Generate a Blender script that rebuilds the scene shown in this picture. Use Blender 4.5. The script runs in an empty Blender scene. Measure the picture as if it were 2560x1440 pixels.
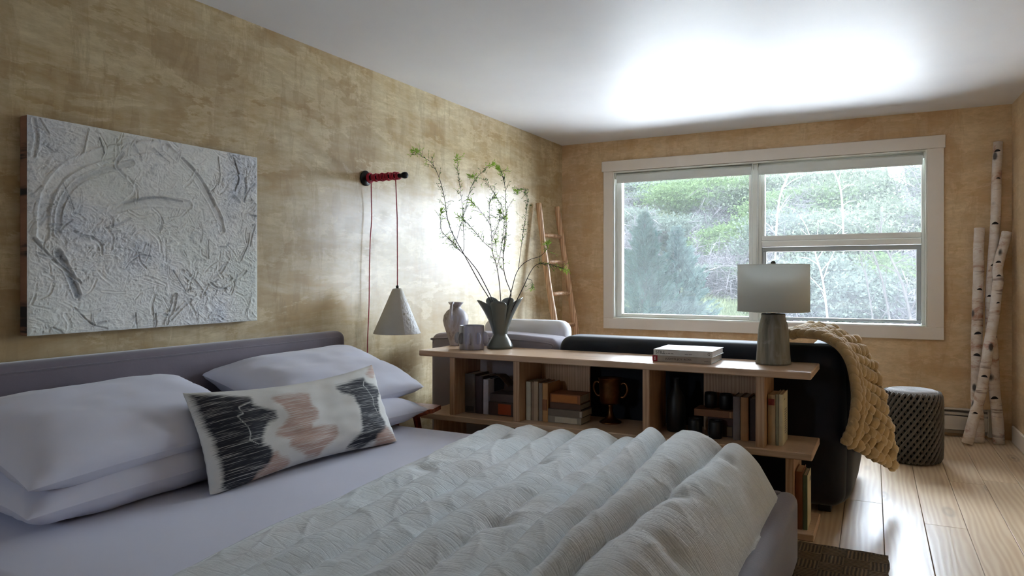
import bpy, math, random
import numpy as np
from mathutils import Vector, Matrix, noise as mnoise

random.seed(11)
RNG = np.random.default_rng(11)
PI = math.pi
SC = bpy.context.scene
COL = SC.collection

# ------------------------------------------------------------------ camera
FPX, HORIZ, YAW, EYE = 1800.0, 692.0, math.atan(952 / 1800.0), 1.166   # 2560 x 1440 frame
cam_d = bpy.data.cameras.new('camera')
cam = bpy.data.objects.new('camera', cam_d)
COL.objects.link(cam)
cam.location = (0, 0, EYE)
cam.rotation_euler = (PI / 2, 0, YAW)
cam_d.sensor_width = 36
cam_d.lens = 36 * FPX / 2560
cam_d.shift_y = (HORIZ - 720) / 2560
cam_d.clip_start = 0.02
cam_d.clip_end = 500
SC.camera = cam

# ------------------------------------------------------------------ sky, light, exposure
SKY = 22.0
wd = bpy.data.worlds.new('overcast_sky')
SC.world = wd
wd.use_nodes = True
wt = wd.node_tree
bg = wt.nodes['Background']
tc = wt.nodes.new('ShaderNodeTexCoord')
nz = wt.nodes.new('ShaderNodeTexNoise')
nz.inputs['Scale'].default_value = 2.2
nz.inputs['Detail'].default_value = 4
wt.links.new(tc.outputs['Generated'], nz.inputs['Vector'])
rp = wt.nodes.new('ShaderNodeValToRGB')
rp.color_ramp.elements[0].color = (0.66, 0.79, 1.0, 1)
rp.color_ramp.elements[0].position = 0.3
rp.color_ramp.elements[1].color = (0.82, 0.90, 1.0, 1)
rp.color_ramp.elements[1].position = 0.7
wt.links.new(nz.outputs['Fac'], rp.inputs['Fac'])
wt.links.new(rp.outputs['Color'], bg.inputs['Color'])
bg.inputs['Strength'].default_value = SKY

sun_d = bpy.data.lights.new('sun', 'SUN')
sun_d.energy = 10.0
sun_d.angle = math.radians(6)
sun_d.color = (1.0, 0.95, 0.86)
sun = bpy.data.objects.new('sun', sun_d)
COL.objects.link(sun)
sun.rotation_euler = (math.radians(38), 0, math.radians(-25))          # high behind the house, lights the garden

SC.view_settings.view_transform = 'Standard'
SC.view_settings.look = 'None'
SC.view_settings.gamma = 1.0
SC.view_settings.use_curve_mapping = False
SC.view_settings.exposure = 1.0
SC.cycles.use_denoising = True
SC.cycles.max_bounces = 10
SC.cycles.diffuse_bounces = 7
SC.cycles.glossy_bounces = 4
SC.cycles.transparent_max_bounces = 24
SC.cycles.transmission_bounces = 6
SC.cycles.caustics_reflective = False
SC.cycles.caustics_refractive = False
SC.cycles.sample_clamp_indirect = 12.0

# daylight portals for the window and the added fill opening (they only steer the sky sampling)
def portal(loc, rot, sx, sy):
    d = bpy.data.lights.new('sky_portal', 'AREA')
    d.shape = 'RECTANGLE'
    d.size, d.size_y = sx, sy
    d.cycles.is_portal = True
    o = bpy.data.objects.new('sky_portal', d)
    o.location, o.rotation_euler = loc, rot
    COL.objects.link(o)
portal((-1.006, 6.42, 1.45), (-PI / 2, 0, 0), 2.5, 1.36)
portal((-2.31, -2.08, 1.625), (PI / 2, 0, 0), .30, .66)

# ------------------------------------------------------------------ helpers
S_, C_ = math.sin(YAW), math.cos(YAW)

def at(px, py, Y):                    # pixel of the photograph -> point on the plane y = Y
    a, b = (px - 1280) / FPX, -(py - HORIZ) / FPX
    dx, dy = -S_ + a * C_, C_ + a * S_
    t = Y / dy
    return Vector((dx * t, Y, EYE + b * t))

class MB:
    """collects vertices and faces, becomes ONE mesh object"""
    def __init__(s):
        s.v, s.f = [], []
    def add(s, vs, fs, M=None):
        o = len(s.v)
        if M is not None:
            vs = [M @ Vector(p) for p in vs]
        s.v.extend([tuple(p) for p in vs])
        s.f.extend([tuple(i + o for i in q) for q in fs])
        return s
    def box(s, x0, x1, y0, y1, z0, z1, b=0.0015, M=None):     # box with chamfered edges
        b = min(b, (x1 - x0) * .3, (y1 - y0) * .3, (z1 - z0) * .3)
        vs, idx = [], {}
        X, Y, Z = (x0, x1), (y0, y1), (z0, z1)
        for i in (0, 1):
            for j in (0, 1):
                for k in (0, 1):
                    sx, sy, sz = (b if i == 0 else -b), (b if j == 0 else -b), (b if k == 0 else -b)
                    idx[i, j, k] = len(vs)
                    vs += [(X[i], Y[j] + sy, Z[k] + sz), (X[i] + sx, Y[j], Z[k] + sz), (X[i] + sx, Y[j] + sy, Z[k])]
        fs = []
        def q(*a): fs.append(tuple(idx[c[:3]] + c[3] for c in a))
        for i in (0, 1):
            c = [(i, 0, 0, 0), (i, 1, 0, 0), (i, 1, 1, 0), (i, 0, 1, 0)]
            q(*(c if i else c[::-1]))
            c = [(0, i, 0, 1), (0, i, 1, 1), (1, i, 1, 1), (1, i, 0, 1)]
            q(*(c if i else c[::-1]))
            c = [(0, 0, i, 2), (1, 0, i, 2), (1, 1, i, 2), (0, 1, i, 2)]
            q(*(c if i else c[::-1]))
        for i in (0, 1):
            for j in (0, 1):
                c = [(i, j, 0, 0), (i, j, 1, 0), (i, j, 1, 1), (i, j, 0, 1)]
                q(*(c if (i ^ j) else c[::-1]))
                c = [(i, 0, j, 0), (i, 1, j, 0), (i, 1, j, 2), (i, 0, j, 2)]
                q(*(c[::-1] if (i ^ j) else c))
                c = [(0, i, j, 1), (1, i, j, 1), (1, i, j, 2), (0, i, j, 2)]
                q(*(c if (i ^ j) else c[::-1]))
        for i in (0, 1):
            for j in (0, 1):
                for k in (0, 1):
                    c = [(i, j, k, 0), (i, j, k, 1), (i, j, k, 2)]
                    q(*(c if (i ^ j ^ k) else c[::-1]))
        return s.add(vs, fs, M)
    def tube(s, pts, r, seg=8, caps=True, M=None):
        pts = [Vector(p) for p in pts]
        n = len(pts)
        rs = r if isinstance(r, (list, tuple)) else [r] * n
        vs, fs, up = [], [], None
        for i in range(n):
            t = (pts[min(i + 1, n - 1)] - pts[max(i - 1, 0)]).normalized()
            if up is None:
                up = Vector((0, 0, 1)) if abs(t.z) < .9 else Vector((1, 0, 0))
            up = (up - t * up.dot(t)).normalized()
            w = t.cross(up)
            for k in range(seg):
                a = 2 * PI * k / seg
                vs.append(pts[i] + (up * math.cos(a) + w * math.sin(a)) * rs[i])
        for i in range(n - 1):
            for k in range(seg):
                k2 = (k + 1) % seg
                fs.append((i * seg + k, i * seg + k2, (i + 1) * seg + k2, (i + 1) * seg + k))
        if caps:
            fs.append(tuple(range(seg - 1, -1, -1)))
            fs.append(tuple((n - 1) * seg + k for k in range(seg)))
        return s.add(vs, fs, M)
    def lathe(s, prof, seg=40, c=(0, 0, 0), mod=None, M=None):     # prof = [(r, z)...], bottom to top
        vs, fs = [], []
        n = len(prof)
        for i, (r, z) in enumerate(prof):
            for k in range(seg):
                a = 2 * PI * k / seg
                rr, zz = (r, z) if mod is None else mod(r, z, a, i)
                vs.append((c[0] + rr * math.cos(a), c[1] + rr * math.sin(a), c[2] + zz))
        for i in range(n - 1):
            for k in range(seg):
                k2 = (k + 1) % seg
                fs.append((i * seg + k, i * seg + k2, (i + 1) * seg + k2, (i + 1) * seg + k))
        if prof[0][0] > 1e-6: fs.append(tuple(range(seg - 1, -1, -1)))
        if prof[-1][0] > 1e-6: fs.append(tuple((n - 1) * seg + k for k in range(seg)))
        return s.add(vs, fs, M)
    def grid(s, nu, nv, fn, M=None, close_u=False, flip=False):
        vs = [fn(i / (nu if close_u else nu - 1), j / (nv - 1)) for j in range(nv) for i in range(nu)]
        fs = []
        for j in range(nv - 1):
            for i in range(nu if close_u else nu - 1):
                i2 = (i + 1) % nu
                q = (j * nu + i, j * nu + i2, (j + 1) * nu + i2, (j + 1) * nu + i)
                fs.append(q[::-1] if flip else q)
        return s.add(vs, fs, M)
    def rbox(s, x0, x1, y0, y1, z0, z1, r, n=9, fn=None, M=None):   # soft rounded block
        c = Vector(((x0 + x1) / 2, (y0 + y1) / 2, (z0 + z1) / 2))
        h = Vector(((x1 - x0) / 2, (y1 - y0) / 2, (z1 - z0) / 2))
        rr = Vector([min(r, k * .98) for k in h])
        def axis_samples(hh, rad):
            core = hh - rad
            out = [-hh + rad * (1 - math.cos(PI / 2 * k / 5)) for k in range(6)]
            m = max(2, n - 6)
            out += [-core + 2 * core * k / m for k in range(1, m)]
            out += [core + rad * math.sin(PI / 2 * k / 5) for k in range(6)]
            return out
        A = [axis_samples(h[i], rr[i]) for i in range(3)]
        key = {}
        vs, fs = [], []
        def P(p):
            k = tuple(round(q, 6) for q in p)
            if k in key: return key[k]
            core = Vector([max(-(h[i] - rr[i]), min(h[i] - rr[i], p[i])) for i in range(3)])
            d = Vector([(p[i] - core[i]) / rr[i] for i in range(3)])
            if d.length > 1e-9: d.normalize()
            q = c + core + Vector([d[i] * rr[i] for i in range(3)])
            if fn: q = fn(q)
            key[k] = len(vs)
            vs.append(q)
            return key[k]
        for ax in range(3):
            u, w = (ax + 1) % 3, (ax + 2) % 3
            for sg in (-1, 1):
                for i in range(len(A[u]) - 1):
                    for j in range(len(A[w]) - 1):
                        qs = []
                        for (a, b) in ((i, j), (i + 1, j), (i + 1, j + 1), (i, j + 1)):
                            p = [0, 0, 0]
                            p[ax], p[u], p[w] = sg * h[ax], A[u][a], A[w][b]
                            qs.append(P(p))
                        if sg < 0: qs = qs[::-1]
                        if len(set(qs)) == 4: fs.append(tuple(qs))
        return s.add(vs, fs, M)
    def prism(s, outline, z0, z1, M=None):                 # outline ccw in xy
        n = len(outline)
        vs = [(x, y, z0) for x, y in outline] + [(x, y, z1) for x, y in outline]
        fs = [tuple(range(n - 1, -1, -1)), tuple(range(n, 2 * n))]
        fs += [(i, (i + 1) % n, n + (i + 1) % n, n + i) for i in range(n)]
        return s.add(vs, fs, M)

def wloc(o):
    v = Vector((0, 0, 0))
    while o is not None:
        v = v + o.location
        o = o.parent
    return v

def props(o, label=None, cat=None, group=None, kind=None):
    if label: o['label'] = label
    if cat: o['category'] = cat
    if group: o['group'] = group
    if kind: o['kind'] = kind
    return o

def obj(name, mb, mat, parent=None, smooth=False, local=False, loc=None, rz=0.0, **pr):
    """MB -> one mesh object. World coordinates, unless local."""
    vs = mb.v
    org = Vector((0, 0, 0))
    if parent is not None and not local:
        org = wloc(parent)
    elif loc is not None and not local:
        org = Vector(loc)
    if org.length > 0:
        vs = [(p[0] - org.x, p[1] - org.y, p[2] - org.z) for p in vs]
    me = bpy.data.meshes.new(name)
    me.from_pydata(vs, [], mb.f)
    if smooth: me.polygons.foreach_set('use_smooth', [True] * len(me.polygons))
    me.update()
    o = bpy.data.objects.new(name, me)
    COL.objects.link(o)
    if mat: me.materials.append(mat)
    if parent is not None: o.parent = parent
    elif loc is not None:
        o.location = loc
        o.rotation_euler = (0, 0, rz)
    return props(o, **pr)

def fast(name, verts, quads, mat, parent=None, **pr):       # numpy arrays -> mesh object (world coords)
    me = bpy.data.meshes.new(name)
    verts = np.asarray(verts, dtype=np.float32)
    if parent is not None:
        verts = verts - np.array(wloc(parent), dtype=np.float32)
    quads = np.asarray(quads, dtype=np.int32)
    me.vertices.add(len(verts))
    me.vertices.foreach_set('co', verts.ravel())
    k = quads.shape[1]
    me.loops.add(quads.size)
    me.loops.foreach_set('vertex_index', quads.ravel())
    me.polygons.add(len(quads))
    me.polygons.foreach_set('loop_start', np.arange(0, quads.size, k, dtype=np.int32))
    me.update(calc_edges=True)
    me.validate()
    o = bpy.data.objects.new(name, me)
    COL.objects.link(o)
    me.materials.append(mat)
    if parent is not None: o.parent = parent
    return props(o, **pr)

def thing(name, label, cat, loc=(0, 0, 0), rz=0.0, group=None, kind=None):
    o = bpy.data.objects.new(name, None)
    o.empty_display_size = .05
    COL.objects.link(o)
    o.location, o.rotation_euler = loc, (0, 0, rz)
    return props(o, label, cat, group, kind)

def text_part(name, body, size, mat, parent, M, ext=.0004, align='CENTER', font_scale_x=1.0):
    cu = bpy.data.curves.new(name, 'FONT')
    cu.body, cu.size, cu.extrude = body, size, ext
    cu.align_x, cu.align_y = align, 'CENTER'
    t = bpy.data.objects.new(name, cu)
    COL.objects.link(t)
    bpy.context.view_layer.update()
    me = bpy.data.meshes.new_from_object(t.evaluated_get(bpy.context.evaluated_depsgraph_get()))
    bpy.data.objects.remove(t)
    me.transform(Matrix.Diagonal((font_scale_x, 1, 1, 1)))
    me.transform(M)
    me.materials.clear()
    me.materials.append(mat)
    o = bpy.data.objects.new(name, me)
    COL.objects.link(o)
    o.parent = parent
    return o

def spline(pts, n):            # Catmull-Rom through points, n samples
    P = [Vector(p) for p in pts]
    P = [P[0] * 2 - P[1]] + P + [P[-1] * 2 - P[-2]]
    out, m = [], len(P) - 3
    for i in range(n):
        t = i / (n - 1) * m
        k = min(int(t), m - 1)
        t -= k
        a, b, c, d = P[k:k + 4]
        out.append(.5 * ((2 * b) + (c - a) * t + (2 * a - 5 * b + 4 * c - d) * t * t + (3 * b - a - 3 * c + d) * t ** 3))
    return out

# ------------------------------------------------------------------ materials
class NT:
    def __init__(s, name):
        s.m = bpy.data.materials.new(name)
        s.m.use_nodes = True
        s.t = s.m.node_tree
        s.b = s.t.nodes['Principled BSDF']
        s.o = s.t.nodes['Material Output']
    def n(s, typ, ins=None, **kw):
        nd = s.t.nodes.new('ShaderNode' + typ)
        for k, v in kw.items(): setattr(nd, k, v)
        for k, v in (ins or {}).items():
            s.set(nd.inputs[k], v)
        return nd
    def set(s, sock, v):
        if isinstance(v, bpy.types.NodeSocket): s.t.links.new(v, sock)
        elif isinstance(v, (tuple, list)) and len(v) == 3 and sock.type == 'RGBA': sock.default_value = (*v, 1)
        else: sock.default_value = v
    def p(s, **kw):
        for k, v in kw.items(): s.set(s.b.inputs[k.replace('_', ' ')], v)
    def coord(s, scale=(1, 1, 1), out='Object', rot=(0, 0, 0), rnd=False):
        c = s.n('TexCoord').outputs[out]
        if rnd:
            oi = s.n('ObjectInfo').outputs['Random']
            mu = s.n('VectorMath', operation='SCALE', ins={0: (13.0, 31.0, 7.0), 'Scale': oi})
            c = s.n('VectorMath', operation='ADD', ins={0: c, 1: mu.outputs[0]}).outputs[0]
        return s.n('Mapping', ins={'Vector': c, 'Scale': scale, 'Rotation': rot}).outputs[0]
    def noise(s, vec, scale=5, detail=5, rough=.55, dist=0.0):
        return s.n('TexNoise', ins={'Vector': vec, 'Scale': scale, 'Detail': detail, 'Roughness': rough, 'Distortion': dist}).outputs['Fac']
    def ramp(s, fac, *stops):
        r = s.n('ValToRGB', ins={'Fac': fac})
        e = r.color_ramp.elements
        while len(e) < len(stops): e.new(.5)
        for el, (pos, c) in zip(e, stops):
            el.position = pos
            el.color = (*c, 1) if isinstance(c, (tuple, list)) else (c, c, c, 1)
        return r.outputs['Color']
    def mix(s, fac, a, b, mode='MIX'):
        return s.n('MixRGB', blend_type=mode, ins={'Fac': fac, 'Color1': a, 'Color2': b}).outputs[0]
    def math(s, op, a, b=0.0, clamp=False):
        return s.n('Math', operation=op, use_clamp=clamp, ins={0: a, 1: b}).outputs[0]
    def bump(s, h, strength=.3, dist=.01, normal=None):
        ins = {'Height': h, 'Strength': strength, 'Distance': dist}
        if normal is not None: ins['Normal'] = normal
        return s.n('Bump', ins=ins).outputs[0]

def srgb(r, g, b):
    def f(c):
        c /= 255
        return c / 12.92 if c <= .04045 else ((c + .055) / 1.055) ** 2.4
    return (f(r), f(g), f(b))

def plain(name, col, rough=.5, var=.08, nscale=12, bump=.05, bscale=60, metal=0.0, spec=.5, sheen=0.0, coat=0.0, rnd=False, **kw):
    t = NT(name)
    v = t.coord(rnd=rnd)
    f = t.noise(v, nscale, 4)
    dark = tuple(c * (1 - var) for c in col)
    lite = tuple(min(1, c * (1 + var)) for c in col)
    t.p(Base_Color=t.ramp(f, (.3, dark), (.7, lite)), Roughness=rough, Metallic=metal)
    t.b.inputs['Specular IOR Level'].default_value = spec
    t.b.inputs['Sheen Weight'].default_value = sheen
    t.b.inputs['Sheen Roughness'].default_value = .4
    t.b.inputs['Coat Weight'].default_value = coat
    if bump: t.p(Normal=t.bump(t.noise(v, bscale, 3), bump, .004))
    for k, v_ in kw.items(): t.set(t.b.inputs[k.replace('_', ' ')], v_)
    return t.m

def plaster(name, ochre, cream, shade, axes, coat=.03):
    t = NT(name)
    hs, vs_ = axes                                       # mapping scales for brushed and dragged marks
    a = t.noise(t.coord(hs), 1.0, 7, .62, .8)
    b = t.noise(t.coord(vs_), 1.0, 6, .6, .2)
    c = t.noise(t.coord(), 1.1, 3, .5)
    d = t.noise(t.coord(tuple(.4 + q * .45 for q in hs)), 1.5, 8, .68, .25)
    k = t.mix(.33, a, b)
    col = t.mix(t.ramp(k, (.40, 0.0), (.60, 1.0)), ochre, cream)
    col = t.mix(t.ramp(c, (.42, 0.0), (.66, .5)), col, shade)
    edge = t.ramp(d, (.495, 0.0), (.52, .9), (.60, .2))
    col = t.mix(t.math('MULTIPLY', edge, .45), col, tuple(min(1, q * 1.18) for q in cream))
    d2 = t.noise(t.coord(tuple(.5 + q * .6 for q in vs_)), 1.1, 8, .68, .2)
    col = t.mix(t.ramp(d2, (.52, 0.0), (.545, .26), (.66, .08)), col, tuple(q * .86 for q in shade))
    fine = t.noise(t.coord(tuple(q * 9 for q in hs)), 1.0, 6, .7)
    col = t.mix(t.ramp(fine, (.35, .35), (.6, 0.0)), col, tuple(q * .72 for q in ochre))
    t.p(Base_Color=col, Roughness=.5)
    t.b.inputs['Specular IOR Level'].default_value = .2
    t.b.inputs['Coat Weight'].default_value = coat
    t.b.inputs['Coat IOR'].default_value = 2.5
    t.p(Coat_Roughness=t.ramp(k, (.3, .17), (.7, .27)))
    h = t.mix(.5, d, fine)
    t.p(Normal=t.bump(h, .10, .012))
    return t.m

OCHRE, CREAM, SHADE = srgb(186, 160, 112), srgb(222, 209, 174), srgb(156, 130, 92)
M_WALL_L = plaster('ochre_plaster_left', OCHRE, CREAM, SHADE, ((1, 1.3, 5.5), (1, 7, 1.2)), .12)
M_WALL_B = plaster('peach_plaster_back', srgb(206, 172, 128), srgb(220, 196, 160), srgb(190, 150, 106), ((2.2, 1, 6), (7, 1, 1.2)))
M_WALL_R = plaster('peach_plaster_right', srgb(206, 174, 132), srgb(218, 196, 164), srgb(186, 152, 112), ((1, 1.3, 5), (1, 7, 1.2)))

t = NT('semi_gloss_white_ceiling')
v = t.coord()
t.p(Base_Color=t.ramp(t.noise(v, 1.5, 3), (.3, (.70, .70, .72)), (.7, (.76, .76, .77))), Roughness=.44)
t.b.inputs['Specular IOR Level'].default_value = .11
t.p(Normal=t.bump(t.noise(t.coord((1, 3, 1)), 30, 3), .03, .004))
M_CEIL = t.m

def wood(name, lo, hi, axis='X', rough=.4, scale=1.0, rnd=False, knots=0.0, coat=0.0, grain=.5):
    t = NT(name)
    st = {'X': (.9, 9, 9), 'Y': (9, .9, 9), 'Z': (9, 9, .9)}[axis]
    v = t.coord(tuple(q * scale for q in st), rnd=rnd)
    base = t.noise(v, 1.6, 3, .5, 1.2)
    rings = t.n('TexWave', wave_type='BANDS', bands_direction={'X': 'Y', 'Y': 'X', 'Z': 'X'}[axis],
                ins={'Vector': v, 'Scale': 1.7, 'Distortion': 7.0, 'Detail': 2.5, 'Detail Scale': 1.2}).outputs['Fac']
    st2 = tuple(q * scale * (9 if q > 1 else 2) for q in st)
    fib = t.noise(t.coord(st2, rnd=rnd), 1.5, 4, .7)
    k = t.mix(.5, base, rings)
    k = t.mix(.3, k, fib)
    col = t.ramp(k, (.28, lo), (.68, hi))
    if rnd:
        oi = t.n('ObjectInfo').outputs['Random']
        col = t.mix(1.0, col, t.ramp(oi, (0, .82), (1, 1.0)), 'MULTIPLY')
    if knots:
        kv = t.coord({'X': (1.3, 4.2, 4), 'Y': (4.2, 1.3, 4), 'Z': (4, 4, 1.3)}[axis], rnd=rnd)
        vo = t.n('TexVoronoi', ins={'Vector': kv, 'Scale': 1.0, 'Randomness': 1.0}).outputs['Distance']
        kk = t.ramp(vo, (0.0, 1.0), (.045, .9), (.07, .15), (.11, .5), (.16, 0.0))
        col = t.mix(t.math('MULTIPLY', kk, knots), col, tuple(q * .28 for q in lo))
    t.p(Base_Color=col, Roughness=t.ramp(fib, (.3, rough * .85), (.7, rough * 1.15)))
    t.b.inputs['Coat Weight'].default_value = coat
    t.b.inputs['Coat Roughness'].default_value = .25
    t.p(Normal=t.bump(t.mix(.5, rings, fib), .12 * grain, .004))
    return t.m

M_FLOOR = wood('pine_floorboards', srgb(206, 176, 142), srgb(226, 204, 172), 'Y', .36, .8, True, .75, .12)
M_PINE = wood('oiled_pine', srgb(200, 164, 130), srgb(224, 194, 164), 'X', .36, 1.3, True, .35, .15)
M_PINE_Z = wood('oiled_pine_upright', srgb(190, 148, 112), srgb(216, 178, 140), 'Z', .40, 1.3, True, .2)
M_REDWOOD = wood('red_brown_hardwood', srgb(120, 52, 30), srgb(172, 88, 56), 'Y', .38, 1.2)
M_POLE = wood('peeled_pole_wood', srgb(178, 132, 92), srgb(222, 184, 146), 'Z', .5, 1.2, True, .4)
M_TRIM = plain('greige_trim_paint', srgb(224, 215, 204), .42, .03, 3, .03, 40)
M_VINYL = plain('white_vinyl_frame', srgb(228, 228, 220), .35, .02, 4, .02, 50)
M_SASH = plain('grey_sash_frame', srgb(176, 182, 184), .4, .03, 4, .02, 50)
M_WHITE = plain('white_roller_fabric', srgb(214, 218, 214), .8, .03, 8, .08, 300)
M_DARKSUB = plain('dark_subfloor', (.03, .022, .015), .9)

def pane_mat(name, haze, col):
    t = NT(name)
    for l in list(t.t.links): t.t.links.remove(l)
    tr = t.n('BsdfTransparent', ins={'Color': (.97, .98, .97)})
    gl = t.n('BsdfGlossy', ins={'Roughness': .02, 'Color': (1, 1, 1)})
    fr = t.n('Fresnel', ins={'IOR': 1.35})
    tl = t.n('BsdfTranslucent', ins={'Color': col})
    f = t.noise(t.coord((1, 1, 1)), 3, 4)
    hz = t.n('MixShader', ins={0: t.math('MULTIPLY', t.ramp(f, (.3, .7), (.7, 1.0)), haze), 1: tr.outputs[0], 2: tl.outputs[0]})
    mx = t.n('MixShader', ins={0: fr.outputs[0], 1: hz.outputs[0], 2: gl.outputs[0]})
    t.t.links.new(mx.outputs[0], t.o.inputs['Surface'])
    return t.m
M_GLASS = pane_mat('window_glass', .012, (.8, .86, .86))
M_SCREEN = pane_mat('insect_screen_glass', .018, (.82, .86, .88))

# ------------------------------------------------------------------ room shell
XL, YB, ZC, YR = -2.748, 6.2, 2.398, -1.9
def xr(y): return .751 + (6.2 - y) * .0475           # the right wall runs slightly out of square
WX0, WX1, WZ0, WZ1 = -2.238, .226, .788, 2.115         # window opening

obj('wall_left', MB().box(XL - .15, XL, YR - .15, YB + .16, -.02, ZC, 0), M_WALL_L, kind='structure')
m = MB()
m.box(XL, WX0, YB, YB + .16, -.02, ZC, 0)
m.box(WX1, 1.3, YB, YB + .16, -.02, ZC, 0)
m.box(WX0, WX1, YB, YB + .16, -.02, WZ0, 0)
m.box(WX0, WX1, YB, YB + .16, WZ1, ZC, 0)
obj('wall_back', m, M_WALL_B, kind='structure')
m = MB().add([(xr(YB), YB, -.02), (xr(YR), YR, -.02), (xr(YR), YR, ZC), (xr(YB), YB, ZC),
              (xr(YB) + .15, YB, -.02), (xr(YR) + .15, YR, -.02), (xr(YR) + .15, YR, ZC), (xr(YB) + .15, YB, ZC)],
             [(0, 1, 2, 3), (7, 6, 5, 4), (4, 5, 1, 0), (3, 2, 6, 7), (1, 5, 6, 2), (0, 3, 7, 4)])
obj('wall_right', m, M_WALL_R, kind='structure')
# wall behind the camera with an unseen window added for fill light
RX0, RX1, RZ0, RZ1 = -2.455, -2.165, 1.30, 1.95
m = MB()
m.box(XL, RX0, YR - .15, YR, -.02, ZC, 0)
m.box(RX1, 1.4, YR - .15, YR, -.02, ZC, 0)
m.box(RX0, RX1, YR - .15, YR, -.02, RZ0, 0)
m.box(RX0, RX1, YR - .15, YR, RZ1, ZC, 0)
obj('wall_rear', m, M_WALL_R, kind='structure')
w2 = thing('added_fill_window', None, None, ((RX0 + RX1) / 2, YR - .08, RZ0), kind='structure')
for nm, r_ in (('frame', (RX0, RX0 + .03, RZ0, RZ1)), ('frame', (RX1 - .03, RX1, RZ0, RZ1)),
               ('frame', (RX0 + .03, RX1 - .03, RZ0, RZ0 + .03)), ('frame', (RX0 + .03, RX1 - .03, RZ1 - .03, RZ1))):
    obj(nm, MB().box(r_[0], r_[1], YR - .12, YR - .04, r_[2], r_[3]), M_VINYL, w2)
obj('pane', MB().box(RX0 + .03, RX1 - .03, YR - .085, YR - .08, RZ0 + .03, RZ1 - .03, 0), M_GLASS, w2)
obj('ceiling', MB().box(XL - .15, 1.5, YR - .15, YB + .6, ZC, ZC + .2, 0), M_CEIL, kind='structure')

# floor: subfloor and single boards (0.17 m wide pine, laid 1.3 degrees out of square)
floor = obj('floor', MB().box(XL - .15, 1.5, YR - .15, YB + .16, -.06, -.022, 0), M_DARKSUB, kind='structure')
FA = .0225
joints = {-1: [4.16], 0: [], 1: [3.92, 2.1], 2: [4.80, 2.7], 3: [4.92, 3.0], -2: [5.4, 3.3], 4: [3.6]}
rj = random.Random(4)
for i in range(-16, 7):
    x0 = -.035 + .1735 * i                                # board's left edge at y = 3.6
    js = sorted(joints.get(i, [rj.uniform(.2, 1.5), rj.uniform(3.0, 5.6)]))
    ys = [YR + .02] + js + [YB]
    for a, b in zip(ys[:-1], ys[1:]):
        g = .0012
        yl, yh = a + g, b - g
        def X(x, y): return x - FA * (y - 3.6)
        xa, xb = x0 + g, x0 + .1735 - g
        if X(xb, (a + b) / 2) < XL or X(xa, (a + b) / 2) > xr((a + b) / 2) + .1: continue
        dz = rj.uniform(-.0006, .0006)
        mb = MB()
        cx, cy = X(x0 + .087, (yl + yh) / 2), (yl + yh) / 2
        hw, hl = .1735 / 2 - g, (yh - yl) / 2
        c_ = .0015
        ring = [(-hw, -hl), (hw, -hl), (hw, hl), (-hw, hl)]
        top = [(-hw + c_, -hl + c_), (hw - c_, -hl + c_), (hw - c_, hl - c_), (-hw + c_, hl - c_)]
        vs = [(x, y, -.02) for x, y in ring] + [(x, y, dz - c_) for x, y in ring] + [(x, y, dz) for x, y in top]
        fs = [(8, 9, 10, 11)] + [(k, (k + 1) % 4, 4 + (k + 1) % 4, 4 + k) for k in range(4)] + \
             [(4 + k, 4 + (k + 1) % 4, 8 + (k + 1) % 4, 8 + k) for k in range(4)] + [(3, 2, 1, 0)]
        mb.add(vs, fs)
        o = obj('floorboard', mb, M_FLOOR, floor, local=True)
        o.location = (cx, cy, 0)
        o.rotation_euler = (0, 0, FA)

# baseboards
def bboard(name, x0, y0, x1, y1, h=.12, th=.016):
    d = Vector((x1 - x0, y1 - y0, 0))
    L = d.length
    M = Matrix.Translation((x0, y0, 0)) @ Matrix.Rotation(math.atan2(d.y, d.x), 4, 'Z')
    obj(name, MB().box(0, L, 0, th, .002, h, .004, M), M_TRIM, kind='structure')
bboard('baseboard_right', xr(-1.8), -1.8, xr(6.12), 6.12)
bboard('baseboard_left', XL, 6.1, XL, 3.15)

# window_1: casing boards, jambs, vinyl frames, mullion, meeting rail, panes
w1 = thing('window_1', None, None, ((WX0 + WX1) / 2, YB, WZ0), kind='structure')
def wp(name, x0, x1, y0, y1, z0, z1, mat, b=.002, **k):
    return obj(name, MB().box(x0, x1, y0, y1, z0, z1, b), mat, w1, **k)
wp('head_casing', -2.343, .343, YB - .028, YB, 2.118, 2.213, M_TRIM, .003)
wp('side_casing', -2.328, WX0, YB - .02, YB, .79, 2.118, M_TRIM)
wp('side_casing', WX1, .334, YB - .02, YB, .79, 2.118, M_TRIM)
wp('sill_casing', -2.328, .334, YB - .02, YB, .698, .79, M_TRIM)
wp('jamb', WX0, WX0 + .012, YB - .018, YB + .155, WZ0, WZ1, M_VINYL)
wp('jamb', WX1 - .012, WX1, YB - .018, YB + .155, WZ0, WZ1, M_VINYL)
wp('jamb', WX0 + .012, WX1 - .012, YB - .018, YB + .155, WZ1 - .012, WZ1, M_VINYL)
wp('window_sill', WX0 + .012, WX1 - .012, YB - .018, YB + .155, WZ0, WZ0 + .012, M_VINYL)
xa, xb, xm0, xm1 = WX0 + .012, WX1 - .012, -1.030, -.988
FY0, FY1 = YB + .055, YB + .125
wp('frame_stile', xa, -2.180, FY0, FY1, .80, 2.103, M_VINYL, .004)
wp('frame_rail', -2.180, -1.066, FY0, FY1, .80, .832, M_VINYL, .004)
wp('frame_rail', -2.180, -1.066, FY0, FY1, 2.065, 2.103, M_VINYL, .004)
wp('frame_stile', -1.066, xm0, FY0, FY1, .80, 2.103, M_VINYL, .004)
wp('mullion', xm0, xm1, YB + .03, FY1, .80, 2.103, M_VINYL, .004)
wp('frame_stile', xm1, -.962, FY0 - .005, FY1, .80, 2.103, M_VINYL, .004)
wp('frame_stile', -.962, -.940, FY0 + .01, FY1, 1.503, 2.103, M_VINYL, .003)
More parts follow.
